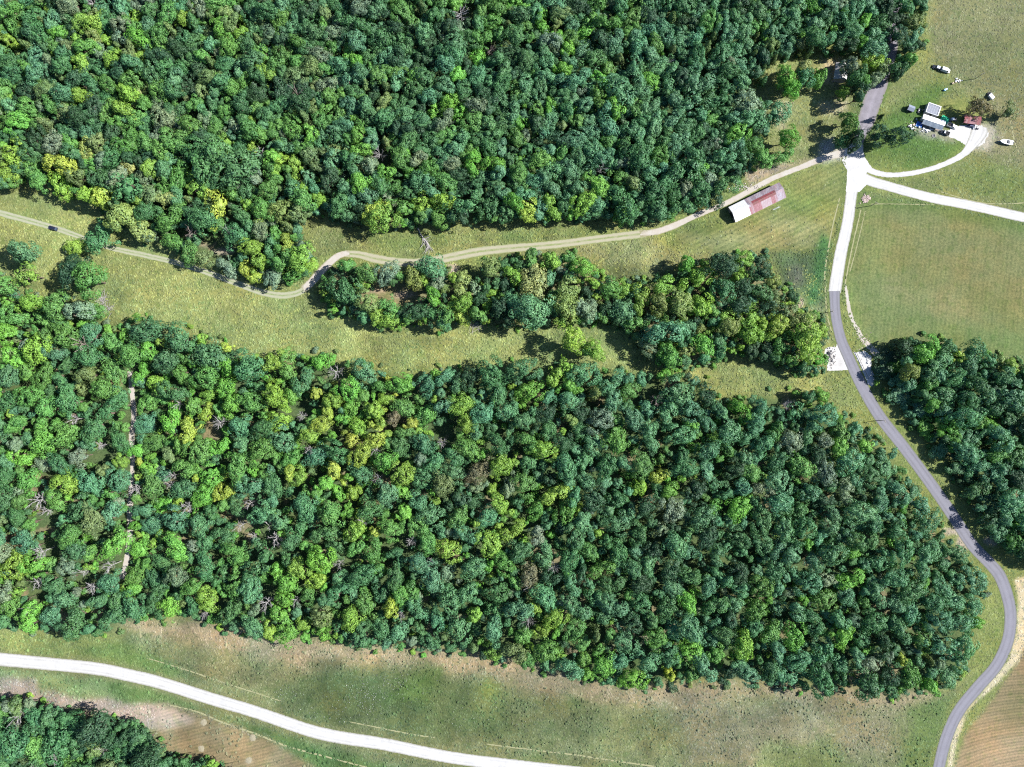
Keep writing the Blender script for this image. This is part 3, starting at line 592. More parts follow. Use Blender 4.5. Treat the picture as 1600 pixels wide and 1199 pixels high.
# crowns picked out one by one: x, y, radius (photo pixels), colour
TREES = """88 257 22 Y;98 287 18 YG;63 280 15 G;26 241 20 YG;10 267 16 YG;16 284 12 G;123 274 14 O;133 304 14 YG;166 307 19 Y;196 339 20 OY;221 358 23 OY;238 369 13 GG;198 297 26 DG;161 364 24 DG;119 388 16 YG;117 413 18 D
142 437 25 G;110 428 19 D;40 396 22 BG;47 430 18 YG;261 314 14 PY;235 264 13 YG;205 264 12 PY;259 290 13 G;341 320 24 Y;274 333 21 G;324 343 20 DG;322 262 32 DG;362 264 34 DG;310 238 22 DG;440 250 14 YG;462 255 14 YG;433 269 9 YG
441 330 18 OY;473 314 20 G;497 311 14 YG;373 334 14 DG;406 343 13 YG;433 362 14 G;408 360 16 GG;375 368 20 DG;261 353 16 G;271 377 15 G;299 397 16 G;320 405 15 O;350 414 15 GG;389 386 15 YG;408 404 17 YG;384 418 14 Y;447 377 16 Y
468 402 20 YG;447 402 17 G;485 416 14 YG;454 423 14 YG;475 388 12 GG;430 438 14 GG;457 430 14 G;536 450 26 DG;538 417 13 G;578 429 17 G;604 428 18 GG;643 438 19 OY;676 418 22 BG;683 441 14 GG;720 453 18 OY;739 450 16 GG;573 471 17 OY;601 478 18 G
610 499 18 YG;648 488 17 D;680 467 14 B;676 488 20 DG;699 492 16 G;722 492 13 Y;725 475 15 YG;690 506 10 DG;750 492 13 G;767 422 16 OY;797 427 15 YG;829 438 25 PY;841 455 18 PY;825 485 28 BG;804 476 16 BG;855 483 12 DG;860 408 14 YG
832 406 14 G;888 405 14 G;909 420 18 B;878 424 10 GG;892 454 24 OY;883 478 22 OY;906 480 14 GG;923 480 17 GG;951 455 16 G;969 453 15 YG;949 483 13 D;974 485 20 BG;988 506 14 G;894 535 20 YG;928 549 16 YG;915 547 12 G;884 572 14 YG
865 587 14 YG;767 580 20 DG;818 577 20 DG;911 585 22 BG;795 503 12 D;778 480 14 D;760 478 10 YG;769 457 10 YG;1005 457 20 YG;1040 450 20 YG;1095 435 22 YG;1090 475 22 YG;1062 480 20 OY;1025 472 20 OY;990 452 16 DG;970 487 16 BG
1030 520 25 BG;1077 512 14 BG;1062 530 12 BG;1012 540 16 GG;1042 555 20 G;1072 547 14 OY;1100 540 20 B;1050 564 14 DG;1135 510 16 OY;1165 517 22 YG;1075 412 12 B;1132 418 22 D;1162 408 15 YG;1187 411 14 D;1132 457 20 DG;1162 450 15 D
1188 453 18 DG;1208 462 15 O;1195 481 16 D;1234 462 10 D;1153 480 16 D;1138 499 18 YG;1215 508 18 Y;1199 525 16 YG;1230 488 14 O;1257 502 16 OY;1223 541 20 G;1260 523 24 YG;1283 518 13 YG;1264 548 18 YG;1280 566 12 B;1255 572 14 DG
1237 564 10 G;1202 73 12 O;1253 73 12 O;1176 115 14 D;1227 123 16 B;1234 141 16 B;1255 125 18 BG;1278 122 13 B;1255 108 12 PY;1167 165 24 GG;1171 190 22 BG;1211 178 20 BG;1227 218 16 B;1227 241 16 G;1178 227 16 G;1190 246 14 G
1325 188 15 G;1313 148 9 YG;1335 119 14 DG;1327 104 13 GG;1369 97 18 YG;1364 76 20 BG;1344 66 10 B;1360 127 13 GG;1376 111 13 O;1348 129 12 G;1402 108 14 DG;1414 97 12 G;1400 120 10 D;1316 220 12 DG;1336 218 13 D;1371 213 16 D
1395 215 18 D;1341 151 14 D;1452 541 20 B;1437 555 16 B;1491 559 14 Y;1408 540 14 D;1393 554 15 D;1380 567 16 D;1379 583 14 D;1519 552 20 DG;1511 570 16 BG;1541 567 12 BG;1563 567 12 OY;1580 573 12 YG;1420 582 14 OY;1444 599 14 G;1528 168 17 BR
646 118 12 B;711 117 14 B;708 256 15 GG;655 253 14 GG;488 53 17 DG;595 65 20 DG;478 80 17 DG;970 145 28 BG;1015 125 15 B;1045 130 18 BG;950 195 25 BG;1075 165 20 BG;860 190 18 BG;1000 250 22 DG;1100 130 24 BG;860 160 12 B
480 240 0 G;1060 270 26 DG;1020 305 24 DG;965 310 26 DG;910 318 18 YG;864 330 16 YG;824 328 17 Y;730 320 22 DG;765 325 18 DG;690 318 18 YG;660 320 18 YG;600 340 22 YG;585 335 20 Y;628 325 20 G;1090 300 22 DG;1130 290 18 DG
230 518 24 DG;280 530 22 DG;330 555 26 DG;262 565 22 DG;390 580 24 DG;180 580 20 G;110 530 20 G;512 640 13 Y;505 665 15 Y;488 680 15 YG;585 640 14 YG;595 660 12 YG;560 665 15 YG;587 684 15 Y;550 690 12 Y;463 745 16 YG;508 755 14 B
552 770 14 YG;520 625 14 YG;440 685 20 BG;475 790 20 BG;605 775 18 BG;412 870 26 DG;890 656 10 OY;1030 740 14 Y;1000 762 13 YG;935 834 9 YG;1112 683 9 YG;455 740 11 Y;930 690 20 BG;990 660 18 BG;1075 640 20 BG;1055 612 22 BG
1310 700 16 B;1352 697 11 B;1410 790 9 B;1265 620 12 DG;1282 617 12 B;1240 645 16 BG;1375 785 16 BG;1400 765 18 BG;1300 870 24 BG;1340 800 22 BG;1325 720 22 BG;1250 730 20 G;1405 830 17 DG;1045 1053 11 Y;1410 1033 9 Y;940 1040 18 B
990 1060 18 B;1160 1010 20 YG;1440 1000 14 G;1470 1010 20 BG;1350 1070 24 DG;1420 1055 20 G;1480 1055 18 BG;270 950 16 B;205 925 14 B;120 965 22 DG;170 970 20 DG;610 950 14 Y;740 960 12 YG;505 985 14 B;215 705 12 B;245 600 14 YG
30 1105 14 O;60 1120 16 DG;150 1140 26 D;90 1160 24 DG;200 1150 20 D;230 1185 22 D;30 1160 24 DG;145 1165 14 O;1560 680 20 BG;1500 650 20 BG;1470 700 18 BG;1530 730 20 BG;1580 780 22 BG;1560 830 16 BG;1470 645 16 BG;1580 620 22 BG""".replace('\n', ';')
EXPL = []
for s_ in TREES.split(';'):
    a_ = s_.split()
    if float(a_[2]) > 0: EXPL.append((float(a_[0]), float(a_[1]), float(a_[2]), a_[3]))
CEDARS = [(1176, 88, 10, 'O'), (1208, 94, 9, 'O'), (1190, 111, 10, 'O'), (1192, 127, 9, 'DG'), (1264, 80, 9, 'O'), (865, 48, 9, 'O'), (1112, 60, 10, 'O'), (1050, 80, 10, 'O'), (1180, 60, 9, 'O'), (350, 210, 9, 'O'), (700, 30, 9, 'O'),
          (1376, 183, 6, 'D'), (1345, 590, 0, 'D'), (760, 300, 9, 'O'), (860, 310, 9, 'DG'), (1430, 625, 9, 'DG'), (1520, 625, 8, 'O'), (1540, 690, 9, 'DG')]
CEDARS = [c for c in CEDARS if c[2] > 0]

def wood_tint(x, y, u, r):
    in_strip = 490 < x < 1300 and 385 < y < 590 and y < 395 + 0.25 * (x - 490) + 160
    """which colours grow where"""
    if in_strip and y < 520 + 0.08 * (x - 490) - (40 if x < 900 else 0): p = {'DG': .30, 'D': .20, 'YG': .20, 'G': .14, 'OY': .08, 'BG': .08}
    elif y < 460 and x < 520: p = {'D': .03, 'DG': .30, 'BG': .12, 'G': .22, 'GG': .08, 'O': .15, 'B': .04, 'OY': .02, 'YG': .01}
    elif y < 460 and x < 820: p = {'D': .04, 'DG': .34, 'BG': .20, 'G': .20, 'GG': .06, 'O': .09, 'B': .05}
    elif y < 460: p = {'D': .07, 'DG': .28, 'BG': .42, 'G': .10, 'GG': .05, 'O': .05, 'B': .03}
    elif y > 1080 and x < 400: p = {'D': .34, 'DG': .50, 'G': .06, 'GG': .04, 'O': .06}
    elif x < 215: p = {'DG': .22, 'BG': .16, 'G': .28, 'GG': .07, 'O': .10, 'B': .11, 'YG': .06}
    elif x < 650 and y < 830: p = {'DG': .13, 'BG': .17, 'G': .24, 'O': .03, 'B': .27, 'YG': .15, 'Y': .01}
    elif x < 650: p = {'DG': .24, 'BG': .17, 'G': .26, 'GG': .04, 'O': .05, 'B': .18, 'YG': .06}
    elif x < 960: p = {'D': .02, 'DG': .27, 'BG': .30, 'GG': .07, 'BR': .01, 'G': .17, 'O': .05, 'B': .09, 'YG': .02}
    else: p = {'D': .06, 'DG': .28, 'BG': .46, 'GG': .04, 'G': .11, 'O': .02, 'B': .03}
    u = min(0.999, max(0.0, 0.5 + (float(vn(np.array([x + 77.0]), np.array([y + 33.0]), 46, 2)[0]) - 0.5) * 1.5 + (u - 0.5) * 0.78))
    t = 0.0; tot = sum(p.values())
    for k_, v_ in p.items():
        t += v_ / tot
        if u < t: return k_
    return 'DG'

grid = {}; CELL = 24.0; PLACED = []
def fits(x, y, r, f):
    i, j = int(x // CELL), int(y // CELL)
    for a in range(i - 3, i + 4):
        for b in range(j - 3, j + 4):
            for (qx, qy, qr) in grid.get((a, b), ()):
                if (x - qx) ** 2 + (y - qy) ** 2 < (f * (r + qr)) ** 2: return False
    return True
def put(x, y, r): grid.setdefault((int(x // CELL), int(y // CELL)), []).append((x, y, r))
for (x, y, r, c) in EXPL + CEDARS: PLACED.append((x, y, r, c)); put(x, y, r)
n_expl = len(EXPL)
FILL = []
HOLES = [(322, 385, 14), (345, 393, 26), (600, 457, 18), (640, 461, 26), (1540, 862, 26), (1505, 850, 14), (1185, 728, 9), (1003, 1000, 14), (720, 965, 10), (1392, 72, 14), (1316, 108, 18), (1360, 165, 22), (1316, 150, 22)]
def fill(poly, tries, rr, f, seed, inset=0.75):
    r = np.random.default_rng(seed); pts = np.array(poly); lo, hi = pts.min(0), pts.max(0)
    X = r.uniform(lo[0], hi[0], tries); Y = r.uniform(lo[1], hi[1], tries)
    R = rr[0] + (rr[1] - rr[0]) * r.random(tries) ** 1.9; o = np.argsort(-R * (0.45 + 1.1 * r.random(tries))); X, Y, R = X[o], Y[o], R[o]
    ok = poly_sd(poly, X, Y) > inset * R
    tr = line_d(R_trail, X, Y) > R * 0.75 + 4.5
    rd = np.ones(tries, bool)
    for q in (R_asphalt, R_north, R_dirt1, R_dirt2, R_dirt3, R_dirt4, R_lower): rd &= line_d(q, X, Y) > R + 5
    rd &= line_d(R_grey[:7], X, Y) > R * 0.8 + 8
    ok &= tr & rd
    for k in np.nonzero(ok)[0]:
        x, y, q = X[k], Y[k], R[k]
        if any((x - hx) ** 2 + (y - hy) ** 2 < (hr + 0.3 * q) ** 2 for hx, hy, hr in HOLES): continue
        if fits(x, y, q, f):
            put(x, y, q); FILL.append((x, y, q, wood_tint(x + r.normal(0, 40), y + r.normal(0, 25), r.random(), r)))
fill(UPPER, 60000, (5.0, 17), 0.60, 21)
fill(LOWER, 64000, (5.5, 20), 0.79, 22)
fill(STRIP, 9000, (4.5, 12), 0.64, 23, 0.6)
fill(RIGHT, 9000, (6, 19), 0.66, 24)
fill(BOTTOM, 12000, (6, 17), 0.62, 25)

# dead and bare trees
DEAD = [(144, 4, 8), (720, 22, 14), (464, 147, 12), (593, 240, 11), (408, 240, 9), (767, 80, 9), (940, 263, 10), (1045, 98, 8), (119, 655, 9), (158, 696, 8), (60, 782, 14), (70, 800, 8), (65, 862, 12), (172, 885, 10), (130, 894, 8),
        (277, 632, 8), (345, 660, 11), (213, 765, 10), (268, 744, 7), (265, 758, 8), (295, 791, 11), (391, 787, 8), (375, 822, 9), (395, 838, 7), (473, 650, 8), (484, 703, 8), (587, 703, 10), (590, 748, 9), (691, 692, 9), (567, 815, 10),
        (422, 820, 9), (430, 843, 13), (643, 845, 9), (673, 877, 8), (531, 881, 8), (1025, 625, 10), (866, 884, 10), (418, 942, 13), (463, 938, 7), (57, 911, 10), (145, 917, 11), (43, 953, 9), (826, 917, 9),
        (826, 973, 11), (627, 960, 8), (320, 961, 7), (28, 1120, 12), (160, 1172, 10), (85, 1183, 11), (55, 1190, 10), (131, 538, 14), (525, 581, 12), (1228, 632, 9), (298, 364, 10), (357, 362, 9), (1343, 204, 13), (1582, 172, 12)]
DEAD_BROWN = {(131, 538), (298, 364), (1025, 625), (464, 147), (767, 80)}
def near_dead(x, y, r):
    return any((x - a) ** 2 + (y - b) ** 2 < (0.55 * (r + c)) ** 2 for a, b, c in DEAD)
FILL = [t for t in FILL if not near_dead(t[0], t[1], t[2])]
# low bushes along the wood edges and in the clearings
BUSH = []
rb = np.random.default_rng(77)
for poly, n in ((UPPER, 6000), (LOWER, 7000), (STRIP, 3500), (RIGHT, 1500), (BOTTOM, 1500)):
    pts = np.array(poly); lo, hi = pts.min(0) - 12, pts.max(0) + 12
    X = rb.uniform(lo[0], hi[0], n); Y = rb.uniform(lo[1], hi[1], n); sd = poly_sd(poly, X, Y); R = rb.uniform(2.2, 5.5, n)
    ok = (sd < 5) & (sd > -4 - 3 * rb.random(n) ** 4) & (rb.random(n) < 0.85)
    for q in ROADS: ok &= line_d(q, X, Y) > R + 5 + (9 if q is R_asphalt or q is R_north else 0)
    for k in np.nonzero(ok)[0]:
        if fits(X[k], Y[k], R[k], 0.62): put(X[k], Y[k], R[k]); BUSH.append((X[k], Y[k], R[k], rb.choice(['G', 'DG', 'O', 'YG', 'B', 'GG', 'OY'], p=[.25, .2, .15, .15, .1, .1, .05])))
# undergrowth between the lower wood's trees: bright low leaves
n = 9000; X = rb.uniform(-60, 1560, n); Y = rb.uniform(440, 1090, n); R = rb.uniform(3, 7.5, n); ok = (poly_sd(LOWER, X, Y) > 8) & (line_d(R_trail, X, Y) > R + 4)
UNDER = []
for k in np.nonzero(ok)[0]:
    if fits(X[k], Y[k], R[k], 0.70) and rb.random() < 0.92:
        put(X[k], Y[k], R[k]); UNDER.append((X[k], Y[k], R[k], wood_tint(X[k] - 200, Y[k] - 40, rb.random(), rb) if rb.random() < 0.6 else rb.choice(['B', 'YG', 'G'])))

def low(x, y):
    if 1360 < x < 1402 and 535 < y < 612: return 0.25
    if y < 470 and x < 500 and float(line_d(R_dirt4, np.array([x]), np.array([y]))[0]) < 46: return 0.6
    return 0.5 if 200 < x < 262 and 560 < y < 930 else (0.42 if y < 760 else 0.7) if x > 1365 and y > 520 and float(line_d(R_asphalt, np.array([x]), np.array([y]))[0]) < 58 else 1.0
def dims(r, rs, f=1.0):
    """crown radius, vertical half-height and crown-centre height for a crown of r photo pixels"""
    R = r * S * 0.985; hc = (4.2 + 0.72 * R + rs.uniform(-1.6, 3.6)) * f; rv = R * rs.uniform(0.8, 1.25)
    return R, min(rv, hc - 0.6), hc
def tinted(c, rs):
    b = np.array(PAL[c]) * rs.uniform(0.84, 1.18); b = b * np.array([rs.uniform(0.9, 1.12), 1.0, rs.uniform(0.88, 1.14)])
    return [float(q) for q in b]

# which crowns become trees of their own: the hand-placed ones first, then the largest of the rest
def inframe(t): return 4 < t[0] < 1596 and 4 < t[1] < 1195
order = sorted([t for t in FILL if inframe(t)], key=lambda t: -t[2])
n_more = max(0, 298 - len(EXPL)); own_fill = order[:n_more]; ids = {id(t) for t in own_fill}
REST = [t for t in FILL if id(t) not in ids]

# landmarks that a label can point from (photo pixels)
MARKS = [(1184, 316, "the barn"), (1458, 190, "the mobile home"), (83, 356, "the car on the track"), (1338, 270, "the gravel crossroads"), (1572, 222, "the white boat"), (667, 378, "the fallen bare trunk"), (745, 505, "the brush heap"),
         (1316, 108, "the cabin among trees"), (1304, 560, "the concrete apron"), (1365, 580, "the gravel apron"), (1575, 960, "the asphalt road bend"), (1470, 1190, "the asphalt road's lower end"), (0, 0, "the top left corner"),
         (400, 0, "the top edge's first quarter"), (800, 0, "the middle of the top edge"), (1180, 0, "the top edge's last quarter"), (0, 600, "the middle of the left edge"), (0, 1031, "the gravel road's left end"),
         (800, 600, "the photo's centre"), (430, 843, "the big star-shaped deadwood"), (203, 800, "the wood's bare trail"), (895, 535, "the lone meadow pair"), (543, 397, "the sharp bend of the track"), (1100, 830, "the middle of the lower wood"),
         (1600, 720, "the middle of the right edge"), (0, 1199, "the bottom left corner"), (1030, 740, "the wood's golden clump"), (720, 22, "the bleached top-edge tree"), (760, 1030, "the tan strip"), (348, 393, "the sandy hollow"),
         (720, 965, "the lower wood's bare patch"), (1304, 457, "the end of the asphalt"), (1100, 200, "the upper wood's right part"), (500, 160, "the upper wood's left part"), (1240, 1090, "the lower right tan ground")]
ORD = ['nearest to it', 'second from it', 'third from it', 'fourth from it', 'fifth from it', 'sixth from it', 'seventh from it', 'eighth from it', 'ninth from it', 'tenth from it', 'eleventh from it', 'twelfth from it']
def where(x, y, own=None):
    m = min((q for q in MARKS if (q[0], q[1]) != own), key=lambda q: (q[0] - x) ** 2 + (q[1] - y) ** 2)
    dx, dy = x - m[0], y - m[1]; a = math.degrees(math.atan2(-dy, dx)) % 360
    d = ['right of', 'above and right of', 'above', 'above and left of', 'left of', 'below and left of', 'below', 'below and right of'][int(((a + 22.5) % 360) // 45)]
    return d, m[2], math.hypot(dx, dy)
def label_all(items, noun):
    """items: (x, y, look) -> one label each, with a rank only where two would read alike"""
    key = {}; out = [None] * len(items)
    for i, (x, y, look) in enumerate(items):
        own = (x, y) if any((x, y) == (q[0], q[1]) for q in MARKS) else None
        d, m, L = where(x, y, own); key.setdefault((look, d, m), []).append((L, i))
    for (look, d, m), v in key.items():
        v.sort()
        for k, (_, i) in enumerate(v): out[i] = f'{look} {noun} {d} {m}' + (f', {ORD[k]}' if len(v) > 1 else '')
    return out

rt = random.Random(91)
own = [(x, y, r, c) for (x, y, r, c) in EXPL + own_fill]
looks = [(x, y, ('large ' if r >= 20 else 'small ' if r < 12 else '') + CNAME[c]) for (x, y, r, c) in own]
labs = label_all(looks, 'tree')
SRC = {}
def grow(name, label, cat, group, x, y, r, c, kind, hfac=1.0, tr=None):
    R, rv, hc = dims(r, rt, hfac * low(x, y))
    if kind in (13, 14): R, rv, hc = r * S, r * S * 1.9, r * S * 1.95
    if (x, y) == (1528, 168): hc *= 0.8; rv = hc * 0.8
    if 1190 < x < 1420 and y < 265 and kind < 13: rv = max(rv, hc * 0.82)
    b = P(x, y, hc)
    t = thing(name, label, cat, b, 0.0, group)
    cr = bpy.data.objects.new('crown', CROWN[kind]); link(cr, t); cr.location = (0, 0, hc); q = rt.uniform(0.84, 1.2); cr.scale = (R * q, R / q, rv); cr.rotation_euler = (0, 0, rt.uniform(0, 6.28))
    cr['tint'] = tinted(c, rt) + [1.0]
    tk = bpy.data.objects.new('trunk', TRUNK[rt.randrange(3)]); link(tk, t); tw = 0.055 * R; tk.scale = (tw, tw, hc * 0.95); tk.rotation_euler = (0, 0, rt.uniform(0, 6.28))
    SRC.setdefault(('c', kind), cr); SRC.setdefault(('t', 0), tk)
    return t
for k, (x, y, r, c) in enumerate(own):
    kind = rt.choice([6, 7, 8, 9, 10, 6, 7, 8, 9, 10, 11]) if r >= 15 else rt.choice([0, 1, 2, 3, 4, 5, 0, 1, 2, 3, 4, 5, 12])
    if k < 17: kind = [6, 7, 8, 9, 10, 0, 1, 2, 3, 4, 5, 11, 12, 6, 7, 8, 9][k]
    if (x, y) == (1528, 168): kind = 7
    grow('broadleaf_tree', labs[k], 'tree', 'broadleaf trees of the woods and edges', x, y, r, c, kind)
clabs = label_all([(x, y, 'small dense ' + CNAME[c]) for x, y, r, c in CEDARS], 'pointed cedar')
for k, (x, y, r, c) in enumerate(CEDARS): grow('cedar_tree', clabs[k], 'tree', 'cedars', x, y, r, c, 13 + k % 2)
sp = grow('sparse_tree', 'thin small-leaved olive tree casting a dark round shadow above the boat', 'tree', None, 1577, 175, 15, 'O', 12, 0.9)

# everything else in the woods: one object, too many to pick apart
def woods_object(items):
    rs = random.Random(17); n = len(items); pos = np.zeros((n, 3)); sca = np.zeros((n, 3)); trs = np.zeros((n, 3)); rot = np.zeros((n, 3)); tint = np.ones((n, 4)); kd = np.zeros(n, int); dn = np.zeros((n, 3))
    for i, (x, y, r, c, sort) in enumerate(items):
        if sort == 'tree': R, rv, hc = dims(r, rs, low(x, y)); kind = rs.choice([6, 7, 8, 9, 10]) if r >= 15 else rs.choice([0, 1, 2, 3, 4, 5, 0, 1, 2, 3, 4, 5, 12])
        elif sort == 'under': R = r * S; rv = R * 0.8; hc = rs.uniform(1.2, 3.0) + 0.3 * R; kind = rs.randrange(6)
        else: R = r * S; rv = R * rs.uniform(0.55, 0.8); hc = rv * 0.75; kind = rs.randrange(6)
        if sort == 'tree' and c == 'O' and rs.random() < 0.45: kind = 13 + rs.randrange(2); R *= 0.8; rv = R * 1.7; hc = rv + 0.8
        b = P(x, y, hc); pos[i] = (b.x, b.y, hc); q = rs.uniform(0.8, 1.25); sca[i] = (R * q, R / q, rv); rot[i, 2] = rs.uniform(0, 6.28); kd[i] = kind; tint[i, :3] = tinted(c, rs); dn[i, 2] = -hc
        tw = 0.055 * R; trs[i] = (tw, tw, hc * 0.95)
    me = bpy.data.meshes.new('woods'); me.vertices.add(n); me.vertices.foreach_set('co', pos.astype(np.float32).ravel())
    vattr(me, 'crown_scale', 'FLOAT_VECTOR', sca); vattr(me, 'trunk_scale', 'FLOAT_VECTOR', trs); vattr(me, 'turn', 'FLOAT_VECTOR', rot); vattr(me, 'down', 'FLOAT_VECTOR', dn)
    vattr(me, 'crown_kind', 'INT', kd); vattr(me, 'tint', 'FLOAT_COLOR', tint)
    o = link(bpy.data.objects.new('woods', me)); tag(o, kind='stuff')
    g = bpy.data.node_groups.new('woods', 'GeometryNodeTree')
    g.interface.new_socket('Geometry', in_out='INPUT', socket_type='NodeSocketGeometry'); g.interface.new_socket('Geometry', in_out='OUTPUT', socket_type='NodeSocketGeometry')
    gi = g.nodes.new('NodeGroupInput'); go = g.nodes.new('NodeGroupOutput'); join = g.nodes.new('GeometryNodeJoinGeometry'); L = g.links.new
    def named(a, typ):
        q = g.nodes.new('GeometryNodeInputNamedAttribute'); q.data_type = typ; q.inputs['Name'].default_value = a; return q.outputs[0]
    mp = g.nodes.new('GeometryNodeMeshToPoints'); L(gi.outputs[0], mp.inputs[0])
    kn = named('crown_kind', 'INT'); sv = named('crown_scale', 'FLOAT_VECTOR'); tv = named('trunk_scale', 'FLOAT_VECTOR'); rv_ = named('turn', 'FLOAT_VECTOR'); dv = named('down', 'FLOAT_VECTOR')
    for k in sorted(set(kd.tolist())):
        cmp_ = g.nodes.new('FunctionNodeCompare'); cmp_.data_type = 'INT'; cmp_.operation = 'EQUAL'; L(kn, cmp_.inputs[2]); cmp_.inputs[3].default_value = k
        ob = g.nodes.new('GeometryNodeObjectInfo'); ob.transform_space = 'ORIGINAL'; ob.inputs['Object'].default_value = SRC[('c', k)]; ob.inputs['As Instance'].default_value = False
        ip = g.nodes.new('GeometryNodeInstanceOnPoints'); L(mp.outputs[0], ip.inputs['Points']); L(cmp_.outputs[0], ip.inputs['Selection']); L(ob.outputs['Geometry'], ip.inputs['Instance']); L(rv_, ip.inputs['Rotation']); L(sv, ip.inputs['Scale'])
        L(ip.outputs[0], join.inputs[0])
    st = g.nodes.new('GeometryNodeSetPosition'); L(mp.outputs[0], st.inputs['Geometry']); L(dv, st.inputs['Offset'])
    ob = g.nodes.new('GeometryNodeObjectInfo'); ob.inputs['Object'].default_value = SRC[('t', 0)]; ob.inputs['As Instance'].default_value = False
    ip = g.nodes.new('GeometryNodeInstanceOnPoints'); L(st.outputs[0], ip.inputs['Points']); L(ob.outputs['Geometry'], ip.inputs['Instance']); L(rv_, ip.inputs['Rotation']); L(tv, ip.inputs['Scale'])
    L(ip.outputs[0], join.inputs[0]); L(join.outputs[0], go.inputs[0])
    md = o.modifiers.new('woods', 'NODES'); md.node_group = g
    return o
woods_object([(*t, 'tree') for t in REST] + [(*t, 'bush') for t in BUSH] + [(*t, 'under') for t in UNDER])

# bare trees
def dead_meshes(seed, fallen=False):
    r = random.Random(seed); mb = MB(); tw = MB()
    mb.tube((0, 0, 0), (0.02, 0.02, 0.5), 0.045, 0.035, 6); mb.tube((0.02, 0.02, 0.5), (0, 0, 0.86), 0.035, 0.02, 5)
    for k in range(13):
        a = 6.28 * k / 13 + r.uniform(-0.2, 0.2); z = r.uniform(0.35, 0.8); L = r.uniform(0.4, 0.62); up = r.uniform(0.05, 0.3)
        p = Vector((0.01, 0.01, z)); q = p + Vector((math.cos(a) * L * 0.5, math.sin(a) * L * 0.5, up * 0.7)); e = p + Vector((math.cos(a + 0.15) * L, math.sin(a + 0.15) * L, up))
        tw.tube(p, q, 0.016, 0.012, 4); tw.tube(q, e, 0.012, 0.007, 4)
        for j in range(5):
            s = p.lerp(e, r.uniform(0.4, 1.0)); b = a + r.uniform(-0.9, 0.9); l = r.uniform(0.12, 0.3)
            tw.tube(s, s + Vector((math.cos(b) * l, math.sin(b) * l, r.uniform(0.0, 0.15))), 0.009, 0.005, 3)
    out = []
    for m_, nm in ((mb, 'trunk'), (tw, 'branches')):
        o = m_.build(nm, M_dead); out.append(o.data); bpy.data.objects.remove(o)
    return out
DM = [dead_meshes(700 + i) for i in range(4)]
dl = label_all([(x, y, ('brown ' if (x, y) in DEAD_BROWN else 'pale ') + ('large ' if r >= 12 else '') + 'leafless') for x, y, r in DEAD[:-1]], 'dead tree')
for k, (x, y, r) in enumerate(DEAD[:-1]):
    hh = 4.5 + 0.85 * r * S + 7; b = P(x, y, hh * 0.75); t = thing('dead_tree', dl[k], 'dead tree', b, rt.uniform(0, 6.28), 'bare dead trees')
    mm = DM[k % 4]
    for me, nm in zip(mm, ('trunk', 'crown')):
        o = bpy.data.objects.new(nm, me); link(o, t); o.scale = (r * S * 1.4, r * S * 1.4, hh * 1.05)
        if (x, y) in DEAD_BROWN:
            o.material_slots[0].link = 'OBJECT'; o.material_slots[0].material = M_twig
# trunk that fell across the meadow
ft = thing('fallen_tree', 'long pale bare tree lying in the grass between wood and track', 'fallen tree', P(653, 357))
fm = MB(); pts = [(653, 357, .35), (657, 366, .5), (662, 373, .5), (668, 380, .45), (671, 385, .4)]
for (a, b) in zip(pts[:-1], pts[1:]): fm.tube(P(a[0], a[1]) - ft.location + Vector((0, 0, a[2])), P(b[0], b[1]) - ft.location + Vector((0, 0, b[2])), 0.30, 0.24, 7)
fm.build('trunk', M_dead, ft); fm = MB()
rf = random.Random(4)
for k in range(26):
    t0 = rf.random(); x, y = 660 + 11 * t0, 371 + 14 * t0; a = rf.uniform(0.75, 2.2) if k % 5 else rf.uniform(-0.6, 0.5); L = rf.uniform(10, 20) if k % 5 else rf.uniform(6, 11)
    p = P(x, y) - ft.location + Vector((0, 0, 0.4)); q = P(x + math.cos(a) * L, y + math.sin(a) * L) - ft.location + Vector((0, 0, rf.uniform(0.2, 1.3)))
    fm.tube(p, p.lerp(q, 0.5) + Vector((0.2, 0, 0.2)), 0.12, 0.09, 5); fm.tube(p.lerp(q, 0.5) + Vector((0.2, 0, 0.2)), q, 0.09, 0.05, 4)
fm.build('branches', M_dead, ft)
def brush(x, y, r, label, seed, mat=M_dead):
    t = thing('brush_heap', label, 'brush heap', P(x, y)); rr = random.Random(seed); mb = MB()
    for k in range(34):
        a = rr.uniform(0, 6.28); L = r * S * rr.uniform(0.6, 1.5); c = Vector((rr.gauss(0, r * S * 0.4), rr.gauss(0, r * S * 0.35), 0.1)); z = rr.uniform(0.2, 1.2)
        mb.tube(c, c + Vector((math.cos(a) * L, math.sin(a) * L, z)), 0.09, 0.04, 4)
    mb.build('branches', mat, t)
brush(745, 507, 12, 'heap of pale bare branches at the meadow side of the tree strip', 1)
brush(160, 468, 9, 'pale grey brush heap at the meadow edge near the wood', 2)
brush(168, 482, 8, 'small grey brush heap just below another at the meadow edge', 3)

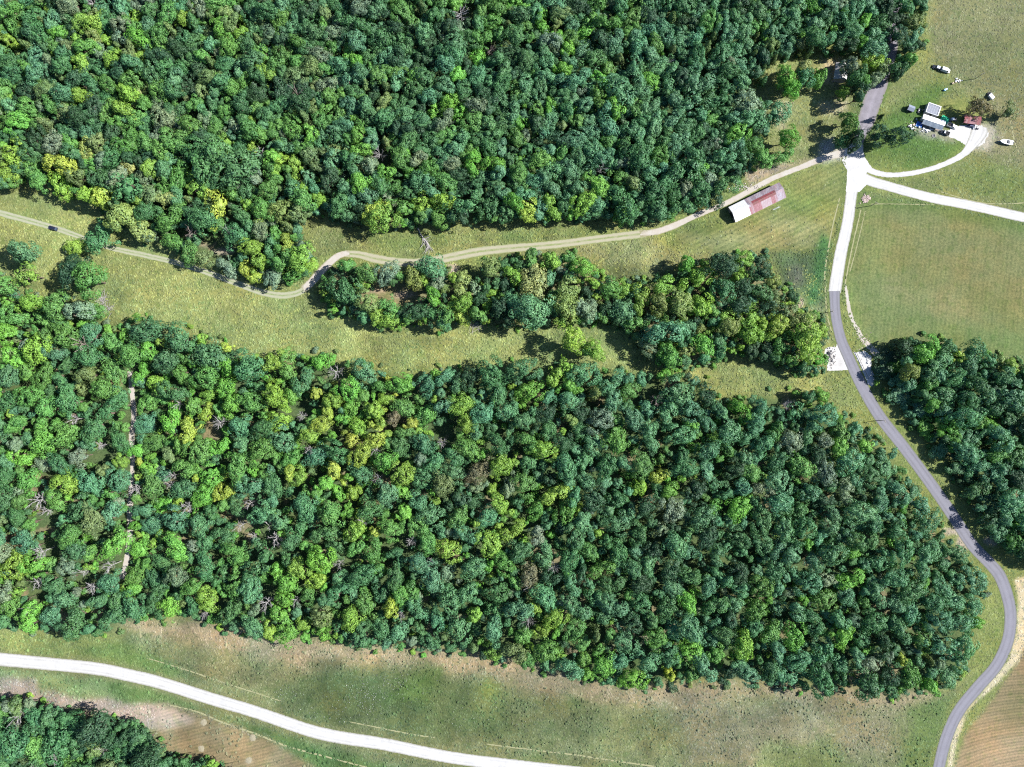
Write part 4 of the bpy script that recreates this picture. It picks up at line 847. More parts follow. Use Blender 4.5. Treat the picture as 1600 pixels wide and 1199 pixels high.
# ------------------------------------------------------------------ grass tufts, weeds, flowers
def M_tuft_():
    t = NT('grass_blades'); c = t.n('ShaderNodeAttribute', attribute_name='tuft_colour').outputs['Color']
    p = t.n('ShaderNodeBsdfPrincipled'); t.l(c, p.inputs['Base Color']); p.inputs['Roughness'].default_value = 0.8; p.inputs['Specular IOR Level'].default_value = 0.15
    t.l(p.outputs[0], t.out.inputs[0]); return t.m
M_tuft = M_tuft_()
def tufts(name, x, y, rad, hgt, colr, seed, k=4):
    r = np.random.default_rng(seed); n = len(x); bx, by = (x - 800) * S, (599.5 - y) * S; a0 = r.random(n) * 6.28; V = np.zeros((n, k + 1, 3)); V[:, k, 0] = bx + r.normal(0, 0.18, n) * rad; V[:, k, 1] = by + r.normal(0, 0.18, n) * rad; V[:, k, 2] = hgt
    for q in range(k):
        a = a0 + 6.28 * q / k; rr = rad * r.uniform(0.7, 1.25, n); V[:, q, 0] = bx + np.cos(a) * rr; V[:, q, 1] = by + np.sin(a) * rr; V[:, q, 2] = -0.02
    base = np.arange(n)[:, None] * (k + 1); F = np.concatenate([np.stack([base[:, 0] + q, base[:, 0] + (q + 1) % k, base[:, 0] + k], -1) for q in range(k)])
    me = np_mesh(name, V.reshape(-1, 3), F, M_tuft); cc = np.repeat(colr, k + 1, 0); vattr(me, 'tuft_colour', 'FLOAT_COLOR', np.concatenate([cc, np.ones((len(cc), 1))], 1))
    return tag(link(bpy.data.objects.new(name, me)), kind='stuff')
rg = np.random.default_rng(31)
n = 230000; X = rg.uniform(-30, 1630, n); Y = rg.uniform(-30, 1230, n)
ok = np.ones(n, bool)
for poly in (UPPER, LOWER, RIGHT, BOTTOM, STRIP): ok &= poly_sd(poly, X, Y) < 6
for q in ROADS:
    hw = np.mean([a[2] for a in q]) / 2 + 1.5; ok &= line_d(q, X, Y) > hw
for pl in ([(1322, 222), (1362, 222), (1362, 300), (1322, 300)], [(1430, 155), (1500, 155), (1550, 195), (1550, 235), (1500, 225), (1430, 205)], [(1288, 536), (1312, 536), (1326, 580), (1292, 580)], [(1334, 549), (1362, 549), (1374, 600), (1356, 604)],
           [(1135, 325), (1215, 282), (1232, 310), (1150, 352)], [(1322, 300), (1700, 370), (1700, 560), (1370, 545), (1322, 480)], [(240, 1095), (420, 1160), (560, 1240), (250, 1200)], [(1500, 1160), (1700, 900), (1700, 1290), (1480, 1290)]):
    ok &= (poly_sd(pl, X, Y) < 0) | (rg.random(n) < 0.0)
long_ = (Y > 340) & (Y < 640) & (X < 1340); ok &= long_ | (rg.random(n) < 0.75)
MOWN = [(1050, 362), (1130, 352), (1235, 302), (1250, 272), (1310, 258), (1320, 290), (1310, 340), (1298, 388), (1210, 393), (1110, 394), (1065, 385)]
ok &= (poly_sd(MOWN, X, Y) < 0) | (rg.random(n) < 0.10)
X, Y = X[ok], Y[ok]; n = len(X)
gc = sample_col(X, Y); clump = vn(X, Y, 14, 3)
m1 = vn(X, Y, 7, 3); m2 = vn(X + 300, Y, 9, 2)
gc = gc * (0.55 + 0.95 * m1)[:, None] * rg.uniform(0.82, 1.2, (n, 1))
yel = (rg.random(n) < 0.45) & (clump > 0.50) & (m2 > 0.50) & (Y < 640) & (Y > 330) & (X < 1320); gc[yel] = 0.65 * gc[yel] + 0.35 * np.array([0.27, 0.29, 0.07])
grn = (rg.random(n) < 0.5) & (m2 < 0.40); gc[grn] = gc[grn] * np.array([0.72, 0.84, 0.74])
hh = rg.uniform(0.10, 0.34, n) * np.where((Y > 340) & (Y < 640) & (X < 1340), 1.15, 0.75); rr_ = rg.uniform(0.35, 0.85, n)
tufts('meadow_grass', X, Y, rr_, hh, np.clip(gc, 0, 0.6), 32, 4)
# dark low weeds on the tan strip below the lower wood and over the meadows
BAND = [(210, 975), (320, 968), (400, 990), (550, 1008), (740, 1026), (850, 1046), (990, 1080), (1150, 1070), (1400, 1085), (1460, 1092), (1400, 1130), (1200, 1115), (1000, 1125), (850, 1100), (700, 1070), (560, 1050), (480, 1062), (380, 1030), (300, 1015)]
X = rg.uniform(200, 1470, 2600); Y = rg.uniform(960, 1140, 2600); ok = (poly_sd(BAND, X, Y) > 2) & (vn(X, Y, 60, 2) > 0.47); X, Y = X[ok][:200], Y[ok][:200]; n = len(X)
tufts('low_weeds', X, Y, rg.uniform(0.3, 0.75, n), rg.uniform(0.3, 0.8, n), np.array([0.095, 0.11, 0.062])[None] * rg.uniform(0.7, 1.3, (n, 1)), 33, 6)
X = np.concatenate([rg.normal(570, 26, 130), rg.normal(625, 30, 90), rg.normal(760, 60, 70), rg.normal(500, 40, 60), rg.normal(445, 12, 25), rg.normal(1180, 60, 40), rg.normal(1310, 60, 90)])
Y = np.concatenate([rg.normal(1092, 14, 130), rg.normal(1065, 14, 90), rg.normal(1115, 25, 70), rg.normal(1118, 10, 60), rg.normal(1083, 6, 25), rg.normal(1150, 20, 40), rg.normal(1150, 28, 90)])
ok = (line_d(R_lower, X, Y) > 14) & (poly_sd(LOWER, X, Y) < -4) & (line_d(R_asphalt, X, Y) > 14); X, Y = X[ok], Y[ok]; n = len(X)
tufts('white_wildflowers', X, Y, rg.uniform(0.12, 0.32, n), rg.uniform(0.3, 0.7, n), np.array([0.20, 0.22, 0.18])[None] * rg.uniform(0.6, 1.2, (n, 1)), 34, 5)
n = 5200; X = rg.uniform(-20, 1480, n); Y = rg.uniform(975, 1200, n); ok = (line_d(R_lower, X, Y) > 15) & (poly_sd(LOWER, X, Y) < 2) & (poly_sd(BOTTOM, X, Y) < 2) & (line_d(R_asphalt, X, Y) > 16) & (vn(X, Y, 30, 3) > 0.47); X, Y = X[ok], Y[ok]; n = len(X)
gc = sample_col(X, Y) * rg.uniform(0.6, 1.25, (n, 1)) * np.array([0.88, 1.0, 0.88])
tufts('meadow_weeds', X, Y, rg.uniform(0.4, 1.1, n), rg.uniform(0.25, 0.7, n), gc, 36, 5)
#@@OBJECTS
# ------------------------------------------------------------------ buildings
def mats(name, rgbs, rough=0.5, spec=0.4, var=0.15, scale=1.2): return [plain(f'{name}', c, rough, spec, var, scale) for c in rgbs]
M_white = plain('white_metal', (0.46, 0.46, 0.46), 0.45, 0.4, 0.04)
M_wwall = plain('white_siding', (0.40, 0.395, 0.38), 0.7, 0.2, 0.06)
M_greyroof = plain('grey_roofing', (0.155, 0.163, 0.19), 0.7, 0.25, 0.10)
M_shadeslope = mats('blue_grey_shade_sheet', [(0.125, 0.155, 0.185), (0.15, 0.178, 0.208), (0.11, 0.135, 0.165)], 0.5)  # white roof's lower slope, toned down to carry its shade
M_boards = plain('weathered_boards', (0.20, 0.17, 0.145), 0.9, 0.1, 0.25)
M_dark = plain('dark_opening', (0.02, 0.02, 0.022), 0.9, 0.1)
M_concr = plain('pale_concrete', (0.38, 0.37, 0.35), 0.9, 0.1, 0.15)
M_steel = plain('galvanised_steel', (0.42, 0.43, 0.44), 0.45, 0.5, 0.1)
M_rubber = plain('tyre_rubber', (0.02, 0.02, 0.02), 0.9, 0.1)
M_glass = plain('tinted_glass', (0.03, 0.045, 0.06), 0.08, 0.6, 0.0)
M_chrome = plain('lamp_glass', (0.6, 0.6, 0.58), 0.15, 0.6, 0.0)
M_pole = plain('pole_timber', (0.24, 0.20, 0.16), 0.9, 0.1, 0.2)
def rusty(name, a, b, s=0.9):
    t = NT(name); co = t.coords(False); mp = t.n('ShaderNodeMapping'); t.l(co, mp.inputs[0]); mp.inputs['Rotation'].default_value = (0, 0, -math.radians(26)); mp.inputs['Scale'].default_value = (2.6, 0.6, 1)
    f = t.noise(mp.outputs[0], s, 6.0, 0.75, 0.4)
    return t.surf(t.mix(t.ramp(f, 0.38, 0.62), a, b), 0.6, 0.3)
M_lav = [rusty('grey_tin', (0.205, 0.18, 0.205), (0.14, 0.095, 0.105)), rusty('pale_tin', (0.245, 0.22, 0.245), (0.165, 0.10, 0.11)), rusty('streaked_tin', (0.27, 0.255, 0.28), (0.19, 0.135, 0.155))]
M_red = [rusty('rust_red_tin', (0.15, 0.042, 0.042), (0.11, 0.05, 0.045)), rusty('dull_red_tin', (0.20, 0.050, 0.057), (0.14, 0.040, 0.040))]
M_pink = [rusty('faded_red_tin', (0.24, 0.12, 0.13), (0.17, 0.065, 0.07)), rusty('pink_grey_tin', (0.26, 0.20, 0.215), (0.19, 0.09, 0.10)), rusty('pale_pink_tin', (0.29, 0.245, 0.26), (0.22, 0.14, 0.15))]

def sheet(L, W, ribs=5, amp=0.035, th=0.012):
    """a ribbed roofing sheet: W along x, L down the slope along y, ribs run down the slope"""
    prof = []
    for k in range(ribs * 2 + 1): prof.append((-W / 2 + W * k / (ribs * 2), amp if k % 2 else 0.0))
    lo = [(a, z - th) for a, z in prof][::-1]
    return MB().prism(prof + lo, -L / 2, L / 2, 'y')
def lay(parent, name, me_or, mat, x, p0, p1):
    """put a sheet mesh so that it spans from (x, p0) to (x, p1), points of (y, z)"""
    y0, z0 = p0; y1, z1 = p1; o = bpy.data.objects.new(name, me_or); link(o, parent)
    o.location = (x, (y0 + y1) / 2, (z0 + z1) / 2); o.rotation_euler = (math.atan2(z1 - z0, y1 - y0), 0, 0)
    o.material_slots[0].link = 'OBJECT'; o.material_slots[0].material = mat; return o
def mesh_of(mb, name, mat):
    o = mb.build(name, mat); me = o.data; bpy.data.objects.remove(o); return me
def ang(dx, dy): return math.atan2(-dy, dx)

ro = random.Random(8)
# the barn
bz = 3.9; bc = P(1184.2, 315.8, bz)
barn = thing('barn', 'long tin-roofed barn, one end white and the rest rusty red, beside the dirt track', 'barn', bc, ang(78.5, -38.6))
LB, WB, RY = 29.7, 8.8, 0.6
def bzat(y): return 3.3 + (4.9 - 3.3) * (1 - (y - RY) / (WB / 2 - RY)) if y > RY else 3.1 + (4.9 - 3.1) * (1 - (RY - y) / (WB / 2 + RY))
for (xa, xb, ya, yb, nm) in ((-14.5, 14.5, 4.02, 4.14, 'wall'), (-14.5, -2.0, -4.14, -4.02, 'wall'), (-14.5, -14.38, -4.02, 4.02, 'wall'), (14.38, 14.5, -4.02, 4.02, 'wall')):
    MB().box(xa, xb, ya, yb, 0, 3.05).build(nm, M_boards, barn)
for k in range(6): MB().box(-1.2 + 3.0 * k, -1.0 + 3.0 * k, -4.15, -3.95, 0, 3.0).build('post', M_boards, barn)
MB().prism([(-4.0, 3.05), (4.0, 3.05), (4.0, 3.2), (RY, 4.75), (-4.0, 3.02)], -14.45, -14.3).build('gable', M_boards, barn)
MB().prism([(-4.0, 3.05), (4.0, 3.05), (4.0, 3.2), (RY, 4.75), (-4.0, 3.02)], 14.3, 14.45).build('gable', M_boards, barn)
MB().box(-14.56, -14.505, -1.6, 1.6, 0.02, 2.8).build('door', M_dark, barn)
RW = LB / 26.0
rows_ = [(4.4, 1.74), (1.78, RY), (RY, -0.62), (-0.58, -4.4)]; SH = [mesh_of(sheet(math.hypot(a - b, bzat(a) - bzat(b)) + 0.06, RW * 1.02), 'roof_panel', M_white) for a, b in rows_]
for c in range(26):
    x = -LB / 2 + RW * (c + 0.5); t = (c + 0.5) / 26
    for q, (a, b) in enumerate(rows_):
        lift = 0.02 if q in (1, 2) else 0.0
        if t < 0.315: m = M_white
        elif t < 0.40: m = ro.choice([M_lav[2], M_lav[0], M_pink[1], M_pink[2]]) if q < 3 else ro.choice(M_pink)
        elif t > 0.86: m = ro.choice([M_lav[2], M_lav[1], M_pink[2]])
        else: m = [ro.choice(M_lav), ro.choice([M_red[0], M_red[1], M_red[1]]), ro.choice(M_red), ro.choice(M_pink)][q]
        over = ro.uniform(-0.12, 0.18) if (t > 0.4 and q == 3) else 0.0
        y0, y1 = a, b - (over if q == 3 else 0)
        lay(barn, 'roof_panel', SH[q], m, x, (y0, bzat(y0) + lift + ro.uniform(0, 0.015)), (b, bzat(b) + lift))
MB().prism([(-0.22 + RY, 4.86), (RY, 4.97), (0.22 + RY, 4.88), (RY, 4.94)], -LB / 2, -5.5).build('ridge_cap', M_white, barn)
g = thing('metal_gate', 'pale tubular metal gate leaning in the grass below the barn', 'gate', P(1212, 325, 0), ang(11, -5.2))
for z in (0.25, 0.55, 0.85, 1.15): MB().tube((-2.0, -z * 0.6, z), (2.0, -z * 0.6, z), 0.045).build('rail', M_steel, g)
for x in (-2.0, 0.0, 2.0): MB().tube((x, 0, 0.02), (x, -0.75, 1.2), 0.05).build('upright', M_steel, g)

# the mobile home
hz = 3.0; hm = thing('mobile_home', 'long white-roofed mobile home with shaded slope coloured blue-grey beside the green tarp', 'mobile home', P(1459.0, 190.7, hz), ang(34, 11.4))
MB().box(-6.0, 6.0, -0.1, 2.2, 0.35, 2.75).build('wall', M_wwall, hm)
MB().box(-5.8, 5.8, 0.1, 2.0, 0.0, 0.35).build('skirting', M_concr, hm)
for x in (-4.2, -1.4, 3.6): 
    wdo = MB().box(x - 0.5, x + 0.5, -0.13, -0.103, 1.3, 2.2).build('window', M_white, hm); MB().box(x - 0.43, x + 0.43, -0.15, -0.132, 1.37, 2.13).build('pane', M_glass, wdo)
    wdo = MB().box(x - 0.5, x + 0.5, 2.203, 2.23, 1.3, 2.2).build('window', M_white, hm); MB().box(x - 0.43, x + 0.43, 2.232, 2.25, 1.37, 2.13).build('pane', M_glass, wdo)
MB().box(1.0, 1.9, -0.14, -0.103, 0.4, 2.4).build('door', M_white, hm)
S1 = mesh_of(sheet(2.75, 1.25, 3, 0.03), 'roof_panel', M_white); S2 = mesh_of(sheet(2.35, 1.25, 4, 0.06), 'shaded_slope_panel', M_white)
for k in range(10):
    x = -6.2 + 1.24 * (k + 0.5)
    lay(hm, 'roof_panel', S1, M_white, x, (2.42, 2.83), (-0.25, 3.12))
    if k > 0: lay(hm, 'shaded_slope_panel', S2, M_shadeslope[k % 3], x - 0.3, (-0.28, 3.02), (-2.45, 2.15))  # lower gable slope: its shade is put into darker blue-grey sheets
for k in range(5): MB().box(-5.4 + 2.6 * k, -5.28 + 2.6 * k, -2.4, -2.28, 0, 2.12).build('post', M_wwall, hm)
MB().box(-5.6, 5.4, -2.35, -0.15, 0.18, 0.30).build('deck', M_boards, hm)
for (x, y) in ((-3.4, 1.0), (3.0, 0.9)): MB().tube((x, y, 2.95), (x, y, 3.35), 0.16, 0.16, 8).build('vent', M_steel, hm)

# flat-roofed outbuilding above it
ob = thing('outbuilding', 'square white-walled outbuilding with flat grey roof just above the mobile home', 'outbuilding', P(1458.8, 170.8, 2.8), ang(20, 7))
for (xa, xb, ya, yb) in ((-3.4, 3.4, 2.45, 2.6), (-3.4, 3.4, -2.6, -2.45), (-3.4, -3.25, -2.45, 2.45), (3.25, 3.4, -2.45, 2.45)): MB().box(xa, xb, ya, yb, 0, 2.65).build('wall', M_wwall, ob)
MB().box(-3.24, 3.24, -2.44, 2.44, 2.5, 2.6).build('roof', M_greyroof, ob)
for (xa, xb, ya, yb) in ((-3.5, 3.5, 2.3, 2.72), (-3.5, 3.5, -2.66, -2.5), (-3.5, -3.25, -2.49, 2.29), (2.98, 3.5, -2.49, 2.29)): MB().box(xa, xb, ya, yb, 2.653, 2.80).build('parapet', M_white, ob)
for k in range(5): MB().box(-3.2 + 1.28 * k, -3.2 + 1.28 * k + 0.05, -2.4, 2.28, 2.602, 2.63).build('seam', M_steel, ob)
MB().box(-0.6, 0.6, -2.64, -2.603, 0, 2.1).build('door', M_dark, ob)

# red-roofed shed
rs_ = thing('red_roofed_shed', 'low open shed with rusty red roof partly in tree shade at the yard', 'shed', P(1520, 187, 2.7), ang(30, 4))
S3 = mesh_of(sheet(2.35, 1.0, 4, 0.035), 'roof_panel', M_white)
for k in range(9):
    x = -4.5 + 1.0 * (k + 0.5)
    for (a, b) in (((2.25, 2.45), (0.0, 2.95)), ((0.0, 2.95), (-2.25, 2.4))):
        lay(rs_, 'roof_panel', S3, M_red[ro.randrange(2)] if ro.random() < 0.75 else M_pink[0], x, a, b)
for x in (-4.3, -1.4, 1.4, 4.3):
    for y in (-2.1, 2.1): MB().box(x - 0.08, x + 0.08, y - 0.08, y + 0.08, 0, 2.4).build('post', M_boards, rs_)
MB().box(-4.3, 4.3, 2.19, 2.26, 0.1, 2.3).build('wall', M_boards, rs_)

def small_shed(name, label, x, y, rz, L, W, h, mw, mr):
    t = thing(name, label, 'shed', P(x, y, h), rz)
    MB().box(-L / 2, L / 2, -W / 2, W / 2, 0, h * 0.72).build('wall', mw, t)
    MB().prism([(-W / 2, h * 0.72 + 0.003), (W / 2, h * 0.72 + 0.003), (0, h * 0.95)], -L / 2, L / 2).build('gable', mw, t)
    for s in (-1, 1):
        MB().add([(-L / 2 - .15, 0, h), (L / 2 + .15, 0, h), (L / 2 + .15, s * (W / 2 + .2), h * 0.70), (-L / 2 - .15, s * (W / 2 + .2), h * 0.70), (-L / 2 - .15, 0, h + .06), (L / 2 + .15, 0, h + .06), (L / 2 + .15, s * (W / 2 + .2), h * 0.70 + .06), (-L / 2 - .15, s * (W / 2 + .2), h * 0.70 + .06)],
                 [(0, 1, 2, 3), (4, 5, 6, 7), (0, 1, 5, 4), (1, 2, 6, 5), (2, 3, 7, 6), (3, 0, 4, 7)]).build('roof', mr, t)
    MB().box(-L * 0.16, L * 0.16, -W / 2 - 0.04, -W / 2 - 0.003, 0, h * 0.62).build('door', M_dark, t); return t
M_slate = plain('slate_grey_metal', (0.16, 0.18, 0.22), 0.5, 0.4, 0.1); M_charcoal = plain('charcoal_siding', (0.06, 0.065, 0.075), 0.7, 0.2)
small_shed('garden_shed', 'small dark slate-grey shed alone on the lawn above the mobile home', 1425.2, 168.5, ang(10, 4), 3.2, 2.6, 2.6, M_charcoal, M_slate)
small_shed('cabin', 'pale-roofed cabin half hidden by trees beside the clearing', 1316.5, 110, ang(0.15, -1), 8.5, 6.5, 5.2, M_boards, plain('pale_tin_roof', (0.27, 0.26, 0.255), 0.5, 0.3))

# ------------------------------------------------------------------ vehicles
def wheels(t, L, W, r, xs=None):
    xs = xs or (-L * 0.31, L * 0.31)
    for x in xs:
        for s in (-1, 1):
            wv = MB().tube((x, s * (W / 2 - 0.21), r), (x, s * (W / 2 + 0.01), r), r, r, 12).build('wheel', M_rubber, t)
            MB().tube((x, s * (W / 2 + 0.012), r), (x, s * (W / 2 + 0.03), r), r * 0.55, r * 0.5, 8).build('rim', M_steel, wv)
def ring(x, W, z0, z1, e=0.12):
    h = W / 2; return [(x, -h + e * .3, z0), (x, h - e * .3, z0), (x, h, z0 + e), (x, h, z1 - e), (x, h - e, z1), (x, -h + e, z1), (x, -h, z1 - e), (x, -h, z0 + e)]
def vehicle(name, label, cat, x, y, rz, L, W, Ht, paint, style='car', roofmat=None):
    t = thing(name, label, cat, P(x, y, 1.0), rz); h0, hb = 0.32, Ht * 0.58; f = L / 2
    MB().loft([ring(-f, W * .84, .45, hb * .86), ring(-f * .94, W * .96, h0, hb * .97), ring(-f * .4, W, h0, hb), ring(f * .3, W, h0, hb), ring(f * .62, W * .98, h0, hb * .96), ring(f * .93, W * .92, h0, hb * .86), ring(f, W * .78, .45, hb * .7)]).build('body', paint, t, False)
    if style == 'car': c0, c1, c2, c3 = -f * .86, -f * .62, f * .10, f * .42
    elif style == 'van': c0, c1, c2, c3 = -f * .97, -f * .93, f * .42, f * .68
    else: c0, c1, c2, c3 = -f * .10, -f * .02, f * .28, f * .52
    zt = Ht - 0.05; w0, w1 = W * .90, W * .74
    MB().loft([[(c0, -w0 / 2, hb - .02), (c0, w0 / 2, hb - .02), (c1, w1 / 2, zt), (c1, -w1 / 2, zt)], [(c3, -w0 / 2, hb - .02), (c3, w0 / 2, hb - .02), (c2, w1 / 2, zt), (c2, -w1 / 2, zt)]]).build('window', M_glass, t)
    MB().box(c1 - .03, c2 + .03, -w1 / 2 - .02, w1 / 2 + .02, zt + .003, zt + .06, 0.05).build('roof', roofmat or paint, t)
    if style == 'van': MB().box(c0 + .05, f * .25, -w0 / 2 - .01, w0 / 2 + .01, hb + .003, zt - .003, 0.06).build('side_panel', paint, t)
    if style == 'pickup':
        for (xa, xb, ya, yb) in ((-f * .95, -f * .14, W / 2 - .10, W / 2 - .02), (-f * .95, -f * .14, -W / 2 + .02, -W / 2 + .10), (-f * .97, -f * .955, -W / 2 + .1, W / 2 - .1)):
            MB().box(xa, xb, ya, yb, hb + .003, hb + .34).build('bed_side', paint, t)
        MB().box(-f * .94, -f * .15, -W / 2 + .11, W / 2 - .11, hb + .004, hb + .03).build('bed_floor', M_dark, t)
    for s in (-1, 1):
        MB().box(f * .95, f * .985, s * W * .34 - .15, s * W * .34 + .15, .55, .72).build('headlight', M_chrome, t)
        MB().box(c2 + .05, c2 + .22, s * (W / 2 + .10) - .09, s * (W / 2 + .10) + .09, hb - .02, hb + .14).build('mirror', paint, t)
    wheels(t, L, W, 0.36); return t
def paint(n, c, r=0.25): return plain(n, c, r, 0.6, 0.03)
M_navy = paint('navy_paint', (0.012, 0.014, 0.028)); M_wpaint = paint('white_paint', (0.48, 0.48, 0.48)); M_black = paint('black_paint', (0.014, 0.015, 0.018)); M_blue = paint('dark_blue_paint', (0.022, 0.032, 0.09)); M_silver = paint('silver_paint', (0.42, 0.44, 0.47))
vehicle('parked_car', 'dark navy car stopped on the grassy track across the meadow', 'car', 82.2, 356.6, ang(-14, -4), 4.9, 1.9, 1.55, M_navy, 'car')
vehicle('pickup_truck', 'white pickup truck parked at the right end of the mobile home', 'pickup', 1488, 196.6, ang(16, 5.5), 5.6, 2.0, 1.8, M_wpaint, 'pickup')
vehicle('pickup_truck', 'black pickup with open bed parked below the white pickup', 'pickup', 1476.7, 207.3, ang(-13, -4.6), 4.9, 1.9, 1.7, M_black, 'pickup', M_silver)
vehicle('parked_car', 'small black and silver car between the white pickup and the red shed', 'car', 1489.8, 186.3, ang(12, -1), 4.0, 1.75, 1.55, M_black, 'car', M_silver)
vehicle('parked_car', 'dark blue car in shade along the front of the red-roofed shed', 'car', 1519.5, 196.2, ang(16, 3.5), 4.8, 1.85, 1.5, M_blue, 'car')
vehicle('parked_car', 'black car standing in the field grass end to end with a white van', 'car', 1464.3, 105.2, ang(-14, -5), 4.7, 1.85, 1.6, M_black, 'car', M_silver)
vehicle('van', 'white van standing in the field grass behind a black car', 'van', 1477.6, 109.6, ang(14, 5), 4.9, 2.0, 2.1, M_wpaint, 'van')

# boat on its trailer
bt_p = P(1572.5, 222, 1.2); a_b = ang(-22, -3.5)
tr = thing('boat_trailer', 'steel trailer under the white motorboat at the yard edge', 'boat trailer', bt_p, a_b)
for s in (-0.7, 0.7): MB().box(-3.0, 2.6, s - .05, s + .05, .42, .52).build('frame', M_steel, tr)
for x in (-2.6, -0.4, 2.3): MB().box(x - .05, x + .05, -.64, .64, .43, .51).build('crossbar', M_steel, tr)
MB().tube((2.6, 0, .47), (4.2, 0, .45), .06).build('drawbar', M_steel, tr); wheels(tr, 5, 2.1, .30, (-1.3,))
boat = thing('motorboat', 'white motorboat pointing at the yard, on grass right of the driveway', 'boat', (bt_p.x, bt_p.y, 0.53), a_b)
def hull(x, w_, zb, zt): return [(x, 0, zb), (x, w_ * .38, zb + .22), (x, w_ / 2, zt), (x, w_ / 2 - .12, zt + .02), (x, -w_ / 2 + .12, zt + .02), (x, -w_ / 2, zt), (x, -w_ * .38, zb + .22)]
MB().loft([hull(-3.5, 2.3, .0, .95), hull(-2, 2.5, .0, .98), hull(0, 2.55, .0, 1.03), hull(1.5, 2.2, .05, 1.12), hull(2.7, 1.3, .25, 1.22), hull(3.5, .34, .7, 1.32)]).build('hull', M_wpaint, boat)
MB().add([(-3.1, -.85, 1.06), (-.2, -.9, 1.10), (-.2, .9, 1.10), (-3.1, .85, 1.06), (-3.1, -.85, 1.01), (-.2, -.9, 1.05), (-.2, .9, 1.05), (-3.1, .85, 1.01)], [(0, 1, 2, 3), (4, 5, 6, 7), (0, 1, 5, 4), (1, 2, 6, 5), (2, 3, 7, 6), (3, 0, 4, 7)]).build('cockpit', plain('cockpit_floor', (0.33, 0.33, 0.34), 0.8), boat)
MB().loft([[(-.1, -.95, 1.1), (-.1, .95, 1.1), (-.1, .95, 1.14), (-.1, -.95, 1.14)], [(-.45, -.8, 1.55), (-.45, .8, 1.55), (-.42, .8, 1.6), (-.42, -.8, 1.6)]]).build('windscreen', M_glass, boat)
for y in (-.5, .5): MB().box(-1.5, -.95, y - .28, y + .28, 1.08, 1.45, .05).build('seat', M_navy, boat)
MB().box(-3.95, -3.52, -.25, .25, .35, 1.45, .06).build('outboard', M_black, boat)
# small white trailer in the field
ut = thing('utility_trailer', 'small white box trailer beside a dark cylinder in the upper right field', 'trailer', P(1548.7, 151.3, 1), ang(5.5, 6.5))
MB().box(-1.5, 1.5, -.95, .95, .5, 1.7, .04).build('box', M_wpaint, ut); MB().box(-1.55, -1.503, -.85, .85, .55, 1.6).build('door', M_silver, ut)
MB().tube((1.5, 0, .5), (2.7, 0, .45), .05).build('drawbar', M_steel, ut); wheels(ut, 3, 2.1, .32, (0.0,))
tb = thing('dark_cylinder', 'round dark cylinder touching the small white trailer', 'tank', P(1546, 147.2, .5))  # dark cylinder standing at the trailer's upper left corner
MB().tube((0, 0, 0), (0, 0, .7), 1.1, 1.1, 14).build('cylinder_wall', M_charcoal, tb); MB().tube((0, 0, .702), (0, 0, .72), .98, .98, 14).build('water', M_dark, tb)  # cylinder side, then a dark disc on top

# ------------------------------------------------------------------ poles, rails, yard things
for (x, y, lab, a) in ((1523.5, 123.6, 'timber utility pole alone in the upper right field', ang(14, -6)), (1360, 322, 'timber utility pole at the field corner by the gravel crossroads', ang(10, 5)),
                       (1292.5, 488.5, 'timber utility pole between the tree strip and the asphalt road', ang(3, 10)), (1372.5, 657, 'timber utility pole beside the asphalt road near the lower wood', ang(5, 9))):
    t = thing('utility_pole', lab, 'utility pole', P(x, y), a, 'utility poles along the roads')
    MB().tube((0, 0, 0), (0, 0, 7.0), .18, .13, 8).build('pole', M_pole, t); MB().box(-1.1, 1.1, -.07, .07, 6.4, 6.55).build('crossarm', M_pole, t)
    for q in (-.95, -.4, .4, .95): MB().tube((q, 0, 6.553), (q, 0, 6.8), .06, .04, 6).build('insulator', M_chrome, t)
gr = thing('guard_rail', 'thin steel rail on posts between asphalt road and gravel apron', 'guard rail', P(1347, 571.5), ang(20, 43))
MB().box(-7.9, 7.9, -.04, .04, .48, .76).build('rail', plain('rusted_rail', (.13, .11, .10), .7, .3), gr)
for k in range(9): MB().box(-7.7 + 1.92 * k, -7.58 + 1.92 * k, .043, .15, 0, .7).build('post', M_pole, gr)

def rubble(name, label, x, y, rx, ry, n, smin, smax, mat, seed, cat=None, kind=None):
    rr = random.Random(seed); mb = MB(); o0 = P(x, y)
    for _ in range(n):
        cx, cy = rr.gauss(0, rx * S * .5), rr.gauss(0, ry * S * .5); s = rr.uniform(smin, smax); rg2 = []
        bm = bmesh.new(); bmesh.ops.create_icosphere(bm, subdivisions=1, radius=s)
        vs = [(cx + v.co.x * rr.uniform(.7, 1.2), cy + v.co.y * rr.uniform(.7, 1.2), max(-.02, s * .35 + v.co.z * rr.uniform(.5, .9))) for v in bm.verts]; fs = [[v.index for v in f.verts] for f in bm.faces]; bm.free(); mb.add(vs, fs)
    o = mb.build(name, mat); o.location = o0; return tag(o, label, cat, None, kind)
M_pale = plain('pale_stone', (0.34, 0.31, 0.285), .9, .1, .2); M_dstone = plain('dark_stone', (0.07, 0.07, 0.075), .9, .1, .3); M_rstone = plain('reddish_stone', (0.36, 0.28, 0.25), .9, .1, .2)
rubble('rubble', None, 1298, 560, 8, 13, 130, .12, .4, M_pale, 1, None, 'stuff'); rubble('dark_rubble', None, 1296, 556, 5, 12, 46, .15, .48, M_dstone, 2, None, 'stuff')
for (x, y, s, lab) in ((1295.4, 552.6, 1.0, 'dark boulder in the rubble on the concrete apron, the upper of two'), (1299.6, 564.3, .85, 'dark boulder in the rubble on the concrete apron, the lower of two')):
    o = rubble('boulder', lab, x, y, 0.3, 0.3, 3, s * .6, s, M_dstone, int(x), 'boulder')
rubble('rubble', None, 1352.5, 311, 6, 6, 90, .15, .5, M_rstone, 5, None, 'stuff'); rubble('rubble', None, 1163, 293, 22, 5, 120, .1, .4, M_pale, 6, None, 'stuff')
